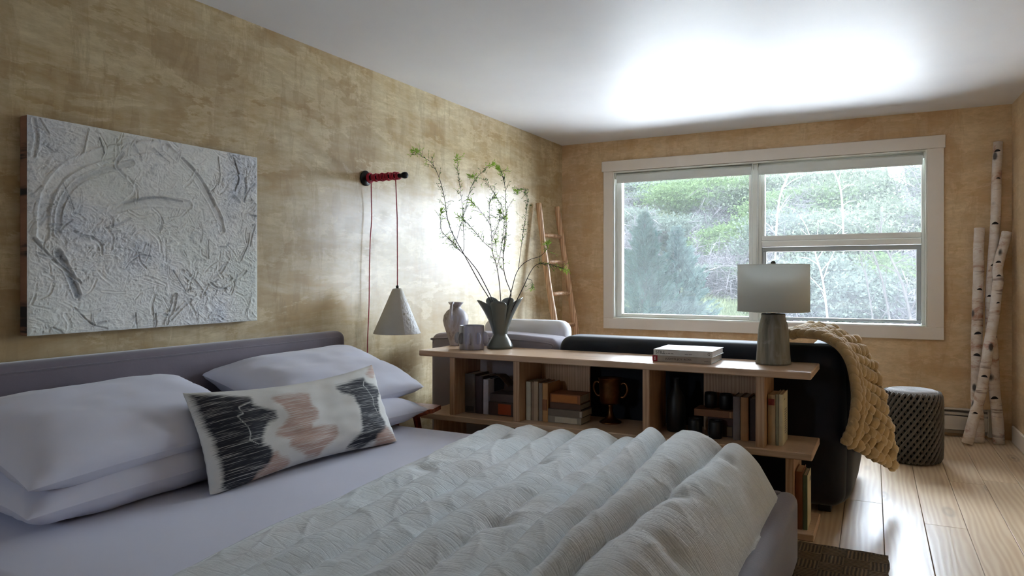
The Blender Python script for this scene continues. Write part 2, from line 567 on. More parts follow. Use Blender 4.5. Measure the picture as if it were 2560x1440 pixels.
wp('frame_stile', .190, xb, FY0, FY1, .80, 2.103, M_VINYL, .004)
wp('frame_rail', -.940, .190, FY0 + .01, FY1, 2.065, 2.103, M_VINYL, .004)
wp('meeting_rail', -.962, .190, FY0 - .008, FY1, 1.462, 1.505, M_VINYL, .004)
wp('meeting_rail', -.962, .190, FY0 - .016, FY1, 1.414, 1.459, M_VINYL, .004)
wp('sash_rail', -.962, .190, FY0 + .012, FY1 - .01, 1.372, 1.412, M_SASH, .004)
wp('sash_stile', -.962, -.928, FY0 + .012, FY1 - .01, .835, 1.372, M_SASH, .004)
wp('sash_stile', .158, .190, FY0 + .012, FY1 - .01, .835, 1.372, M_SASH, .004)
wp('sash_rail', -.962, .190, FY0 + .012, FY1 - .01, .812, .836, M_SASH, .004)
wp('pane', -2.186, -1.060, YB + .088, YB + .092, .826, 2.07, M_GLASS, 0)
wp('pane', -.945, .195, YB + .088, YB + .092, 1.50, 2.07, M_SCREEN, 0)
wp('pane', -.933, .163, YB + .088, YB + .092, .83, 1.377, M_SCREEN, 0)

# ------------------------------------------------------------------ garden outside the window
def leafmat(name, lo, hi, trans=.35, rough=.5):
    t = NT(name)
    for l in list(t.t.links): t.t.links.remove(l)
    f = t.noise(t.coord((1, 1, 1), out='Generated'), 14, 4, .7)
    col = t.ramp(f, (.3, lo), (.7, hi))
    d = t.n('BsdfDiffuse', ins={'Color': col})
    tl = t.n('BsdfTranslucent', ins={'Color': col})
    mx = t.n('MixShader', ins={0: trans, 1: d.outputs[0], 2: tl.outputs[0]})
    t.t.links.new(mx.outputs[0], t.o.inputs['Surface'])
    return t.m
GK = 0.25
def gk(r, g, b): return (r * GK, g * GK, b * GK)
M_CONIFER = leafmat('blue_green_conifer_foliage', gk(.030, .055, .045), gk(.075, .115, .098), .2)
M_CONIFER2 = leafmat('frosted_conifer_foliage', gk(.055, .095, .082), gk(.15, .20, .185), .2)
M_LEAF_A = leafmat('fresh_green_leaves', gk(.07, .12, .045), gk(.16, .22, .10))
M_LEAF_B = leafmat('grey_green_leaves', gk(.085, .115, .09), gk(.17, .20, .165))
M_LEAF_C = leafmat('pale_blossom_leaves', gk(.09, .12, .075), gk(.21, .24, .175))
M_TWIG = leafmat('lavender_brown_bramble', gk(.09, .085, .09), gk(.17, .16, .17), .1)
M_BARK = plain('grey_bark', gk(.075, .068, .066), .9, .3, 8)
M_PALEBARK = plain('pale_birch_bark_garden', gk(.38, .37, .37), .8, .1, 8)
t = NT('hillside_soil_and_grass')
f = t.noise(t.coord(), .35, 6, .65)
t.p(Base_Color=t.ramp(f, (.35, gk(.12, .11, .105)), (.5, gk(.14, .16, .10)), (.65, gk(.2, .235, .15))), Roughness=.95)
M_HILL = t.m
for m_ in (M_BARK, M_PALEBARK, M_HILL):
    m_.node_tree.nodes['Principled BSDF'].inputs['Specular IOR Level'].default_value = 0.0
M_GRASS = leafmat('pale_meadow_grass', gk(.16, .20, .11), gk(.30, .34, .21), .3)
M_BOUNCE_GROUND = plain('pale_bounce_ground', (.62, .61, .60), .9, .06, 3, .2, 60)

def hillz(x, y):
    rise = np.clip((y - 15) / 60, 0, 1)
    side = 1 / (1 + np.exp((x - (5 + .12 * y)) / 2.0))
    bumps = .35 * np.sin(x * .45 + 1.3) * np.sin(y * .31) + .2 * np.sin(x * 1.1 + y * .7)
    return -.42 + (rise * 15.5 + bumps * np.clip((y - 15) / 6, 0, 1)) * side
n1, n2 = 90, 80
gx = np.linspace(-60, 60, n1)
gy = 14.0 + 86 * np.linspace(0, 1, n2) ** 1.4
X, Y = np.meshgrid(gx, gy)
Z = hillz(X, Y)
idx = np.arange(n1 * n2).reshape(n2, n1)
q = np.stack([idx[:-1, :-1], idx[:-1, 1:], idx[1:, 1:], idx[1:, :-1]], -1).reshape(-1, 4)
fast('hill', np.stack([X, Y, Z], -1).reshape(-1, 3), q, M_HILL, kind='structure')
obj('bounce_ground', MB().box(-60, 60, YB + .17, 14.2, -.6, -.40, 0), M_BOUNCE_GROUND, kind='structure')  # unseen pale ground, added to bounce daylight up to the ceiling

def quads(cen, dirs, w, l, rng, flat=0.0):
    """leaf quads: centre, long axis, width, length"""
    n = len(cen)
    d = dirs / (np.linalg.norm(dirs, axis=1, keepdims=True) + 1e-9)
    r = rng.normal(size=(n, 3))
    if flat: r[:, 2] += flat * 3
    s = np.cross(d, r)
    s /= (np.linalg.norm(s, axis=1, keepdims=True) + 1e-9)
    w = np.asarray(w).reshape(-1, 1) * np.ones((n, 1))
    l = np.asarray(l).reshape(-1, 1) * np.ones((n, 1))
    a = cen - d * l / 2
    b = cen + d * l / 2
    mid = cen + d * l * .05
    v = np.stack([a, mid + s * w / 2, b, mid - s * w / 2], 1).reshape(-1, 3)
    return v, np.arange(4 * n).reshape(n, 4)

def garden_thing(name, label, cat, x, y, group=None):
    return thing(name, label, cat, (x, y, float(hillz(np.array(x), np.array(y)))), 0, group)

def trunk_mb(x, y, z, h, r, rng, lean=0.0, nb=7):
    mb = MB()
    pts = [(x + lean * k / 5 * h + rng.normal() * .03 * h * .3, y + rng.normal() * .02 * h, z - .15 + h * k / 5) for k in range(6)]
    mb.tube(pts, [r * (1 - .15 * k) for k in range(6)], 7)
    for k in range(nb):
        t_ = .35 + .6 * k / nb
        p = Vector(pts[0]).lerp(Vector(pts[5]), t_)
        a = rng.uniform(0, 2 * PI)
        L = h * rng.uniform(.2, .4) * (1.2 - t_)
        e = p + Vector((math.cos(a) * L, math.sin(a) * L, L * rng.uniform(.4, .9)))
        mb.tube([p, p.lerp(e, .5) + Vector((0, 0, -.03)), e], [r * .35, r * .22, r * .08], 5)
    return mb

def leafy(name, label, cat, x, y, h, rad, n, mat, seed, size=.10, group=None, low=.15):
    g = np.random.default_rng(seed)
    T = garden_thing(name, label, cat, x, y, group)
    z = T.location.z
    obj('trunk', trunk_mb(x, y, z, h * .85, .025 * h, g), M_BARK, T)
    nc = max(24, n // 130)
    u = g.normal(size=(nc, 3))
    u /= np.linalg.norm(u, axis=1, keepdims=True)
    u *= (g.uniform(.35, 1, (nc, 1)) ** .5)
    cc = np.stack([x + u[:, 0] * rad, y + u[:, 1] * rad, z + h * (low + (1 - low) * .5) + u[:, 2] * h * (1 - low) * .5], -1)
    k = g.integers(0, nc, n)
    off = g.normal(size=(n, 3)) * np.array([rad * .20, rad * .20, h * .055])
    cen = cc[k] + off
    dirs = g.normal(size=(n, 3)) + off * 2 / rad
    v, q = quads(cen, dirs, size * g.uniform(.4, .7, n), size * g.uniform(.8, 1.4, n), g, .25)
    fast('foliage', v, q, mat, T, kind='stuff')
    return T

def conifer(x, y, h, rad, n, mat, seed, label):
    g = np.random.default_rng(seed)
    T = garden_thing('conifer', label, 'tree', x, y, 'conifers beyond the terrace')
    z = T.location.z
    obj('trunk', MB().tube([(x, y, z - .2), (x, y, z + h * .5), (x, y, z + h * .97)], [.09, .06, .01], 7), M_BARK, T)
    npl = 330
    tt = g.uniform(0, 1, npl) ** .8
    ang = g.uniform(0, 2 * PI, npl)
    prof = rad * (1 - tt) ** .75 * (.55 + .45 * np.sin(np.clip(tt * 7, 0, PI / 2)))
    rr = prof * g.uniform(.5, 1.12, npl)
    tip = np.stack([x + np.cos(ang) * rr, y + np.sin(ang) * rr, z + h * (.05 + .93 * tt) + rr * .35], -1)
    base = np.stack([x + np.cos(ang) * rr * .15, y + np.sin(ang) * rr * .15, z + h * (.05 + .93 * tt) - rr * .35], -1)
    k = g.integers(0, npl, n)
    s = g.uniform(.15, 1, (n, 1)) ** .7
    ax = tip[k] - base[k]
    sp = (.28 * (1.05 - s)) * np.linalg.norm(ax, axis=1, keepdims=True)
    side = g.normal(size=(n, 3)) * sp * .55
    cen = base[k] + ax * s + side
    dirs = ax / (np.linalg.norm(ax, axis=1, keepdims=True) + 1e-9) + side * 1.6 / (sp + .02) * .35 + g.normal(size=(n, 3)) * .25
    v, q = quads(cen, dirs, .018 * g.uniform(.7, 1.4, n), .12 * g.uniform(.6, 1.3, n), g)
    fast('foliage', v, q, mat, T, kind='stuff')

def gpos(px, Y):
    p = at(px, 700, Y)
    return p.x, Y
def topz(px, py, Y): return at(px, py, Y).z
def ht(px, py, Y):
    x, y = gpos(px, Y)
    return topz(px, py, Y) - float(hillz(np.array(x), np.array(y)))

conifer(*gpos(1612, 14.5), ht(1612, 525, 14.5), 1.05, 30000, M_CONIFER, 1, 'dark blue green conifer outside the left pane, the taller of the pair')
conifer(*gpos(1694, 15.2), ht(1694, 560, 15.2), 1.0, 30000, M_CONIFER2, 2, 'frosted pale green conifer outside the left pane, right of the darker conifer')
BG = 'shrubs on the hillside'
specs = [  # px, py of top, distance, crown radius, leaves, material, name, label
    (1795, 440, 30, 2.6, 9000, M_LEAF_A, 'leafy_tree', 'fresh green leafy tree high on the slope beside the window mullion'),
    (1860, 450, 34, 2.2, 6000, M_LEAF_A, 'leafy_tree', 'bright green tree farther up behind the window mullion'),
    (1580, 430, 36, 3.0, 8000, M_LEAF_B, 'shrub', 'grey green shrub at the far left top of the left pane'),
    (1660, 440, 38, 3.2, 8000, M_LEAF_B, 'shrub', 'grey green shrub above the two conifers'),
    (1730, 470, 33, 2.4, 7000, M_LEAF_B, 'shrub', 'grey green shrub left of the fresh green tree'),
    (1700, 540, 27, 1.9, 6000, M_LEAF_B, 'shrub', 'grey green bush just behind the frosted conifer'),
    (1560, 520, 25, 1.6, 5000, M_LEAF_B, 'shrub', 'grey green bush left of the dark conifer'),
    (1830, 560, 24, 1.2, 3500, M_LEAF_A, 'shrub', 'fresh green bush under the leafy tree'),
    (1780, 660, 19, .7, 2000, M_LEAF_B, 'shrub', 'low grey green bush in the brambles'),
    (1950, 430, 30, 2.6, 7000, M_LEAF_C, 'shrub', 'pale flowering shrub at the left top of the upper right pane'),
    (2010, 470, 26, 1.9, 6000, M_LEAF_A, 'shrub', 'fresh green shrub in the upper right pane'),
    (2080, 420, 32, 2.6, 7000, M_LEAF_C, 'shrub', 'pale flowering shrub top middle of the upper right pane'),
    (2150, 430, 27, 2.0, 6000, M_LEAF_C, 'shrub', 'pale flowering shrub left of the white leaning trunk'),
    (2300, 420, 33, 2.5, 6000, M_LEAF_B, 'shrub', 'grey green shrub at the right top of the upper right pane'),
    (2230, 500, 22, 1.5, 6000, M_LEAF_C, 'shrub', 'pale yellow green shrub in front of the white leaning trunk'),
    (1960, 530, 21, 1.3, 5000, M_LEAF_B, 'shrub', 'grey green shrub low in the upper right pane'),
    (2100, 520, 20, 1.3, 5000, M_LEAF_C, 'shrub', 'pale flowering shrub low in the upper right pane'),
    (2060, 640, 17, 1.0, 4500, M_LEAF_B, 'shrub', 'grey green shrub right behind the lamp shade'),
    (2140, 680, 16.5, .9, 4500, M_LEAF_B, 'shrub', 'grey green shrub in the middle of the lower right pane'),
    (2230, 640, 18, 1.1, 4500, M_LEAF_A, 'shrub', 'fresh green shrub in the lower right pane by the bare saplings'),
    (2300, 660, 17.5, .9, 3500, M_LEAF_C, 'shrub', 'pale shrub at the right edge of the lower right pane'),
    (1960, 640, 19, 1.0, 3500, M_LEAF_C, 'shrub', 'pale flowering shrub behind the lamp shade'),
    (2180, 560, 24, 1.6, 5000, M_LEAF_A, 'shrub', 'fresh green shrub below the white leaning trunk'),
]
for i, (px, py, Yd, rad, n, mt, nm, lb) in enumerate(specs):
    x, y = gpos(px, Yd)
    h = ht(px, py, Yd)
    leafy(nm, lb, 'tree' if nm == 'leafy_tree' else 'shrub', x, y, h, rad, int(n * 1.9), mt, 40 + i,
          .035 + .0027 * Yd, None if nm == 'leafy_tree' else BG, .05)
SIDE_L = ['grey green shrub on the slope, ' + k for k in ('second from the left edge of the hillside', 'near the left edge of the hillside', 'left of the conifers high up', 'at the far left back of the hillside', 'right of the window view', 'at the far right back of the hillside', 'low down right of the bare saplings')]
# hillside growth left and right of what the photograph shows
for i, (x, y, h, rad) in enumerate([(-14, 30, 4, 3), (-18, 26, 4, 3), (-11, 38, 5, 3.4), (-22, 36, 5, 4), (4.5, 26, 4, 2.4), (6, 34, 5, 3), (3.2, 19, 2.4, 1.3)]):
    leafy('shrub', SIDE_L[i], 'shrub', x, y, h, rad, 5000, M_LEAF_B, 90 + i, .15, BG, .05)

def thicket(px0, px1, py0, py1, Y0, Y1, n, seed, label):
    g = np.random.default_rng(seed)
    px = g.uniform(px0, px1, n)
    Yd = g.uniform(Y0, Y1, n)
    a = (px - 1280) / FPX
    x = Yd * (-S_ + a * C_) / (C_ + a * S_)
    z0 = hillz(x, Yd)
    hmax = 1.0 + .5 * np.sin(x * 1.7) + .3 * np.sin(x * 4.1)
    z = z0 + np.abs(g.normal(size=n)) * .45 * np.clip(hmax, .3, 2)
    d = g.normal(size=(n, 3)) * np.array([1, 1, .9])
    v, q = quads(np.stack([x, Yd, z], -1), d, g.uniform(.012, .03, n), g.uniform(.3, .9, n), g)
    fast('bramble_thicket', v, q, M_TWIG, kind='stuff', label=label, cat='brambles')
thicket(1730, 1900, 0, 0, 18, 30, 15000, 201, 'lavender brown bramble thicket right of the conifers')
thicket(1520, 1640, 0, 0, 18, 30, 10000, 202, 'lavender brown bramble thicket left of the conifers')
thicket(1900, 2340, 0, 0, 15.5, 30, 26000, 203, 'lavender brown bramble thicket behind the right panes')
g = np.random.default_rng(77)
n = 14000
px = g.uniform(1500, 1960, n)
Yd = g.uniform(14.5, 19, n)
a = (px - 1280) / FPX
x = Yd * (-S_ + a * C_) / (C_ + a * S_)
z = hillz(x, Yd) + .10
v, q = quads(np.stack([x, Yd, z], -1), g.normal(size=(n, 3)) * .35 + np.array([0, 0, 1.0]), .02, g.uniform(.18, .4, n), g)
fast('meadow_grass', v, q, M_GRASS, kind='stuff', label='pale green meadow grass at the foot of the slope', cat='grass')

# white leaning trunk and bare saplings
Yt = 26
tk = thing('leaning_trunk', 'white leaning tree trunk high in the upper right pane', 'tree', tuple(at(2262, 560, Yt)))
obj('trunk', MB().tube([at(2275, 600, Yt), at(2262, 545, Yt), at(2250, 480, Yt), at(2238, 420, Yt), at(2226, 330, Yt)], [.26, .25, .24, .22, .2], 10), M_PALEBARK, tk, True)
def sapling(pts, r, mat, label, Y):
    P = [at(px, py, Y) for px, py in pts]
    P[0].z = float(hillz(np.array(P[0].x), np.array(Y))) - .1
    T = thing('bare_sapling', label, 'sapling', tuple(P[0]), 0, 'bare saplings behind the right panes')
    S = spline(P, 14)
    obj('stem', MB().tube(S, [r * (1 - .05 * k) for k in range(14)], 6), mat, T, True)
    g = np.random.default_rng(int(pts[0][0]))
    mb = MB()
    for k in range(3, 13):
        p = S[k]
        L = g.uniform(.3, .8)
        e = p + Vector((g.normal() * .5, g.normal() * .3, g.uniform(.1, .8))).normalized() * L
        mb.tube([p, p.lerp(e, .5) + Vector((0, 0, .05)), e], [r * .4, r * .3, r * .12], 5)
    obj('twigs', mb, mat, T, kind='stuff')
sapling([(2300, 800), (2262, 730), (2220, 630), (2190, 560)], .030, M_BARK, 'bare grey sapling leaning left at the right of the lower right pane', 15)
sapling([(2245, 800), (2210, 720), (2185, 640), (2175, 600)], .024, M_BARK, 'bare grey sapling left of the other leaning sapling', 15)
sapling([(2200, 800), (2170, 720), (2150, 640)], .018, M_BARK, 'thin bare sapling in the middle of the lower right pane', 14.8)
sapling([(1935, 620), (1945, 520), (1975, 430), (1985, 400)], .028, M_PALEBARK, 'pale bare sapling at the left of the upper right pane', 19)
sapling([(2110, 600), (2105, 500), (2080, 420), (2070, 390)], .026, M_PALEBARK, 'pale bare sapling in the middle of the upper right pane', 19)
sapling([(2080, 800), (2060, 720), (2040, 640), (2030, 600)], .022, M_PALEBARK, 'pale bare sapling right of the lamp shade', 15)
# ------------------------------------------------------------------ object materials
M_VELVET = plain('mauve_grey_velvet', srgb(104, 95, 104), .75, .10, 5, .10, 90, sheen=.5)
M_SHEET = plain('white_cotton_sheet', (.60, .61, .72), .65, .02, 4, .04, 40, sheen=.2)
M_PILLOWC = plain('white_pillowcase', (.62, .63, .73), .65, .02, 4, .05, 25, sheen=.2)
M_NAVY = plain('black_navy_velvet', (.0045, .0055, .011), .7, .15, 6, .08, 120, spec=.35, sheen=.25)
M_GREYSOFA = plain('lilac_grey_linen', srgb(150, 142, 150), .85, .05, 6, .2, 260, sheen=.2)
M_WHITEC = plain('white_linen_cushion', (.78, .77, .78), .8, .03, 5, .1, 160)
M_BLACK = plain('matt_black_ceramic', (.006, .006, .007), .45, .1, 8, .05, 40)
M_BLACKMETAL = plain('black_metal', (.012, .012, .014), .35, .1, 8, .03, 60, metal=.6)
M_RED = plain('red_braided_cord', (.42, .006, .03), .6, .12, 30, .3, 500)
M_PULP = plain('pale_handmade_shade', srgb(196, 190, 176), .6, .05, 9, .35, 45)
M_PULPF = plain('mottled_white_shade_facet', srgb(210, 208, 206), .45, .10, 22, .9, 70)
M_PEWTER = plain('pewter_green_glazed_ceramic', srgb(92, 98, 92), .28, .06, 10, .05, 40, coat=.3)
t = NT('white_drum_lampshade')
for l in list(t.t.links): t.t.links.remove(l)
_d = t.n('BsdfDiffuse', ins={'Color': (.86, .87, .85)})
_l = t.n('BsdfTranslucent', ins={'Color': (.84, .85, .81)})
_m = t.n('MixShader', ins={0: .5, 1: _d.outputs[0], 2: _l.outputs[0]})
t.t.links.new(_m.outputs[0], t.o.inputs['Surface'])
M_LAMPSHADE = t.m
M_KNIT = plain('camel_chunky_wool', srgb(184, 158, 114), .9, .14, 14, .8, 130, sheen=.4)
M_POUF = plain('dark_grey_rope', srgb(92, 86, 78), .9, .15, 30, .4, 300, sheen=.2)
M_POUFTOP = plain('grey_felted_rope_top', srgb(138, 134, 132), .9, .12, 30, .4, 200, sheen=.2)
M_COPPER = plain('aged_copper', (.20, .085, .032), .34, .45, 14, .12, 40, metal=1.0)
M_STEM = plain('dark_willow_bark', (.035, .026, .024), .7, .3, 30, .2, 200)
M_BRASS = plain('bronze_fitting', (.045, .038, .03), .4, .1, 10, .02, 50, metal=.8)
M_PAGE = plain('cream_book_pages', (.55, .48, .38), .9, .08, 40, .25, 500)
M_PAGEW = plain('white_book_pages', (.72, .71, .70), .9, .05, 40, .25, 500)
M_INK = plain('black_ink', (.03, .03, .03), .6, 0, 5, 0)
M_INKG = plain('grey_ink', (.09, .09, .09), .6, 0, 5, 0)
M_INKB = plain('brown_ink', (.06, .035, .03), .6, 0, 5, 0)
M_WHITEINK = plain('white_ink', (.7, .6, .6), .6, 0, 5, 0)
M_HEATER = plain('cream_heater_enamel', srgb(190, 180, 166), .4, .03, 5, .02, 40)

# ------------------------------------------------------------------ painting
PY0, PY1, PZ0, PZ1, PX = 1.445, 2.486, .956, 1.739, XL + .048
pt = thing('painting', 'large white heavily textured abstract painting with a deep brown edge on left wall', 'painting', (XL, (PY0 + PY1) / 2, (PZ0 + PZ1) / 2))
t = NT('brown_stained_canvas_edge')
f = t.noise(t.coord((1, 1, 9)), 1.2, 4, .6)
t.p(Base_Color=t.ramp(f, (.38, (.015, .008, .006)), (.44, srgb(122, 84, 62)), (.75, srgb(146, 104, 76))), Roughness=.8)
obj('stretcher', MB().box(XL + .002, PX - .004, PY0 + .001, PY1 - .001, PZ0 + .001, PZ1 - .001, .003), t.m, pt)
NU, NV = 460, 345
uu, vv = np.meshgrid(np.linspace(0, 1, NU), np.linspace(0, 1, NV))
asp = 1.33
hgt = np.zeros((NV, NU))
pig = np.zeros((NV, NU))
g = np.random.default_rng(5)
def smooth_noise(n, seed):
    r = np.random.default_rng(seed)
    ny, nx = n, int(n * asp) + 1
    a = r.normal(size=(int(ny / .7) + 3, int(nx / .7) + 3))
    wx = .035 * np.sin(vv * 9 + seed) + .02 * np.sin(uu * 17 + vv * 23 + seed * 2) + .012 * np.sin(vv * 51 - uu * 37 + seed)
    wy = .035 * np.sin(uu * 8 + seed * 3) + .02 * np.sin(vv * 19 - uu * 21 + seed) + .012 * np.sin(uu * 47 + vv * 41 + seed * 5)
    th = seed * 1.3
    ru = .5 + ((uu + wx - .5) * math.cos(th) - (vv + wy - .5) * math.sin(th)) * .7
    rv = .5 + ((uu + wx - .5) * math.sin(th) + (vv + wy - .5) * math.cos(th)) * .7
    yy, xx = np.clip(rv, 0, 1) * ny / .7 * .999, np.clip(ru, 0, 1) * nx / .7 * .999
    y0, x0 = yy.astype(int), xx.astype(int)
    fy, fx = yy - y0, xx - x0
    fy, fx = fy * fy * (3 - 2 * fy), fx * fx * (3 - 2 * fx)
    return (a[y0, x0] * (1 - fx) + a[y0, x0 + 1] * fx) * (1 - fy) + (a[y0 + 1, x0] * (1 - fx) + a[y0 + 1, x0 + 1] * fx) * fy
mask = .5 + .5 * np.tanh(1.5 * smooth_noise(3, 1))
for k, (n_, am) in enumerate([(9, .0010), (22, .0010), (50, .0011), (95, .0012), (150, .0009)]):
    hgt += am * np.abs(smooth_noise(n_, 20 + k)) * (.5 + mask)
def stroke(P, wid, am, dark=.0, ridge=1.0):
    global hgt, pig
    P = [Vector((p[0] * asp, p[1], 0)) for p in P]
    S = np.array([tuple(p)[:2] for p in spline(P, 26)])
    best = np.full(uu.shape, 9.0); sgn = np.zeros(uu.shape)
    lo, hi = S.min(0) - wid * 3, S.max(0) + wid * 3
    sel = (uu * asp > lo[0]) & (uu * asp < hi[0]) & (vv > lo[1]) & (vv < hi[1])
    if not sel.any(): return
    X, Y = uu[sel] * asp, vv[sel]
    b = np.full(X.shape, 9.0); sg = np.zeros(X.shape)
    for a0, a1 in zip(S[:-1], S[1:]):
        d = a1 - a0
        L2 = d @ d + 1e-12
        tt = np.clip(((X - a0[0]) * d[0] + (Y - a0[1]) * d[1]) / L2, 0, 1)
        qx, qy = X - a0[0] - d[0] * tt, Y - a0[1] - d[1] * tt
        dd = np.sqrt(qx * qx + qy * qy)
        m_ = dd < b
        b[m_] = dd[m_]
        sg[m_] = np.sign(d[0] * qy - d[1] * qx)[m_]
    prof = np.where(b < wid, -.35 * am, 0) + am * ridge * np.exp(-((b - wid) / (.16 * wid + .0022)) ** 2) * (sg > 0) \
        + am * .5 * ridge * np.exp(-((b - wid) / (.12 * wid + .0018)) ** 2) * (sg <= 0)
    brk = .35 + .9 * np.clip(.5 + .5 * np.sin(X * 61 + np.sin(Y * 47) * 2) * np.sin(Y * 53 + X * 19), 0, 1)
    hgt[sel] = hgt[sel] * np.where(b < wid, .45, 1) + prof * brk
    pig[sel] = np.maximum(pig[sel], dark * np.exp(-(b / (wid * .8 + .002)) ** 2))
# big arcs of the photograph (u from the left, v from the bottom)
stroke([(.05, .46), (.06, .62), (.12, .76), (.24, .86), (.40, .93), (.52, .97)], .030, .0065)
stroke([(.10, .47), (.11, .60), (.17, .72), (.28, .80), (.38, .85)], .016, .004, .25)
stroke([(.53, .96), (.64, .86), (.72, .74), (.78, .62), (.80, .54)], .022, .0055, .1)
stroke([(.60, .92), (.69, .82), (.76, .68)], .010, .004, .35)
stroke([(.30, .60), (.42, .655), (.56, .67), (.63, .665)], .026, .0035, .1)
stroke([(.35, .64), (.47, .685), (.60, .68)], .008, .003, .5)
stroke([(.10, .38), (.14, .28), (.17, .18)], .020, .0045, .7)
stroke([(.02, .44), (.09, .34), (.18, .24)], .008, .004, .4)
stroke([(.02, .98), (.03, .90), (.02, .82)], .012, .005)
stroke([(.04, .99), (.07, .93)], .004, .004)
stroke([(.21, .985), (.19, .87)], .004, .005)
stroke([(.25, .95), (.27, .88)], .004, .004, .4)
stroke([(.53, .02), (.56, .10), (.57, .17)], .012, .006, .1)
stroke([(.55, .04), (.60, .10), (.64, .14)], .010, .005, .2)
stroke([(.60, .30), (.66, .24), (.71, .17)], .012, .003, .15)
stroke([(.86, .98), (.89, .86), (.87, .78)], .006, .004, .4)
stroke([(.78, .96), (.79, .86), (.78, .80)], .004, .004, .2)
stroke([(.90, .36), (.94, .46), (.95, .53)], .006, .004, .3)
stroke([(.92, .72), (.93, .80), (.925, .86)], .008, .001, .55)
stroke([(.16, .12), (.22, .04), (.28, .01)], .005, .003, .3)
for k in range(170):
    c = g.uniform(0, 1, 2)
    a = g.uniform(0, PI)
    L = g.uniform(.015, .07)
    bend = g.normal() * .03
    d = np.array([math.cos(a) * L / asp, math.sin(a) * L])
    pr = np.array([-d[1], d[0]])
    stroke([tuple(c - d), tuple(c + pr * bend * 8), tuple(c + d)], g.uniform(.002, .010), g.uniform(.001, .0035), g.uniform(0, .5) * (g.uniform() < .4))
hgt += .0012 * np.exp(-((smooth_noise(16, 61)) / .1) ** 2) * smooth_noise(5, 62).clip(0)
edge = np.minimum.reduce([uu, 1 - uu, vv, 1 - vv])
hgt *= np.clip(edge / .015, 0, 1) ** .5
pig += .45 * np.clip(smooth_noise(26, 71) - .9, 0, 1) * np.clip(smooth_noise(4, 72) + .2, 0, 1.3)
px_ = PX + hgt
ver = np.stack([px_, PY0 + uu * (PY1 - PY0), PZ0 + vv * (PZ1 - PZ0)], -1).reshape(-1, 3)
idx = np.arange(NU * NV).reshape(NV, NU)
q = np.stack([idx[:-1, :-1], idx[:-1, 1:], idx[1:, 1:], idx[1:, :-1]], -1).reshape(-1, 4)
t = NT('white_impasto_paint')
at_ = t.n('Attribute', attribute_name='pigment').outputs['Fac']
nn = t.noise(t.coord(), 7, 5, .65)
bl = t.noise(t.coord(), 2.1, 3, .5, .5)
white = t.ramp(bl, (.35, srgb(222, 226, 218)), (.55, srgb(236, 237, 234)), (.7, srgb(218, 224, 232)))
dk = t.ramp(nn, (.35, srgb(52, 58, 66)), (.6, srgb(92, 106, 122)))
fl = t.noise(t.coord(), 55, 4, .75)
patch = t.math('MULTIPLY', t.ramp(bl, (.42, 0.0), (.62, .55)), t.ramp(fl, (.5, 0.0), (.72, 1.0)))
col = t.mix(t.math('ADD', at_, patch, True), white, dk)
t.p(Base_Color=col, Roughness=.55, Normal=t.bump(t.noise(t.coord(), 130, 5, .75), .55, .003))
po = fast('impasto', ver, q, t.m, pt)
ca = po.data.attributes.new('pigment', 'FLOAT', 'POINT')
ca.data.foreach_set('value', np.clip(pig, 0, 1).ravel().astype(np.float32))
po.data.polygons.foreach_set('use_smooth', np.ones(len(po.data.polygons), dtype=bool))

# ------------------------------------------------------------------ bed
bed = thing('bed', 'mauve grey velvet platform bed with a long low headboard', 'bed', (-1.5, 1.95, 0))
HY0, HY1 = .80, 3.052
mb = MB().rbox(XL + .004, -2.628, HY0, HY1, .02, .872, .045, 14)
obj('headboard', mb, M_VELVET, bed, True)
pts = [(-2.6295, HY0 + .06, .842), (-2.6295, 2.0, .842), (-2.6295, HY1 - .06, .842)]
obj('seam', MB().tube(spline(pts, 40), .0035, 6), M_VELVET, bed)
def rail(name, x0, x1, y0, y1, z0=.05, z1=.335, r=.035):
    obj(name, MB().rbox(x0, x1, y0, y1, z0, z1, r, 12), M_VELVET, bed, True)
rail('foot_rail', -.410, -.322, .86, 2.985, r=.04)
rail('side_rail', -2.64, -.36, 2.90, 2.985)
rail('side_rail', -2.64, -.36, .86, .93)
obj('seam', MB().tube([(-.334, .9, .318), (-.334, 2.95, .318)], .003, 6), M_VELVET, bed)
for x in (-2.5, -.6):
    for y in (1.0, 2.85):
        obj('leg', MB().lathe([(.025, .0155), (.03, .055)], 12, (x, y, 0)), M_BLACKMETAL, bed)
mat_ = obj('mattress', MB().rbox(-2.62, -.50, .935, 2.895, .10, .440, .055, 16), M_SHEET, None, True, loc=(-1.5, 1.95, .1),
    label='white sheeted mattress lying in the mauve velvet bed', cat='mattress')

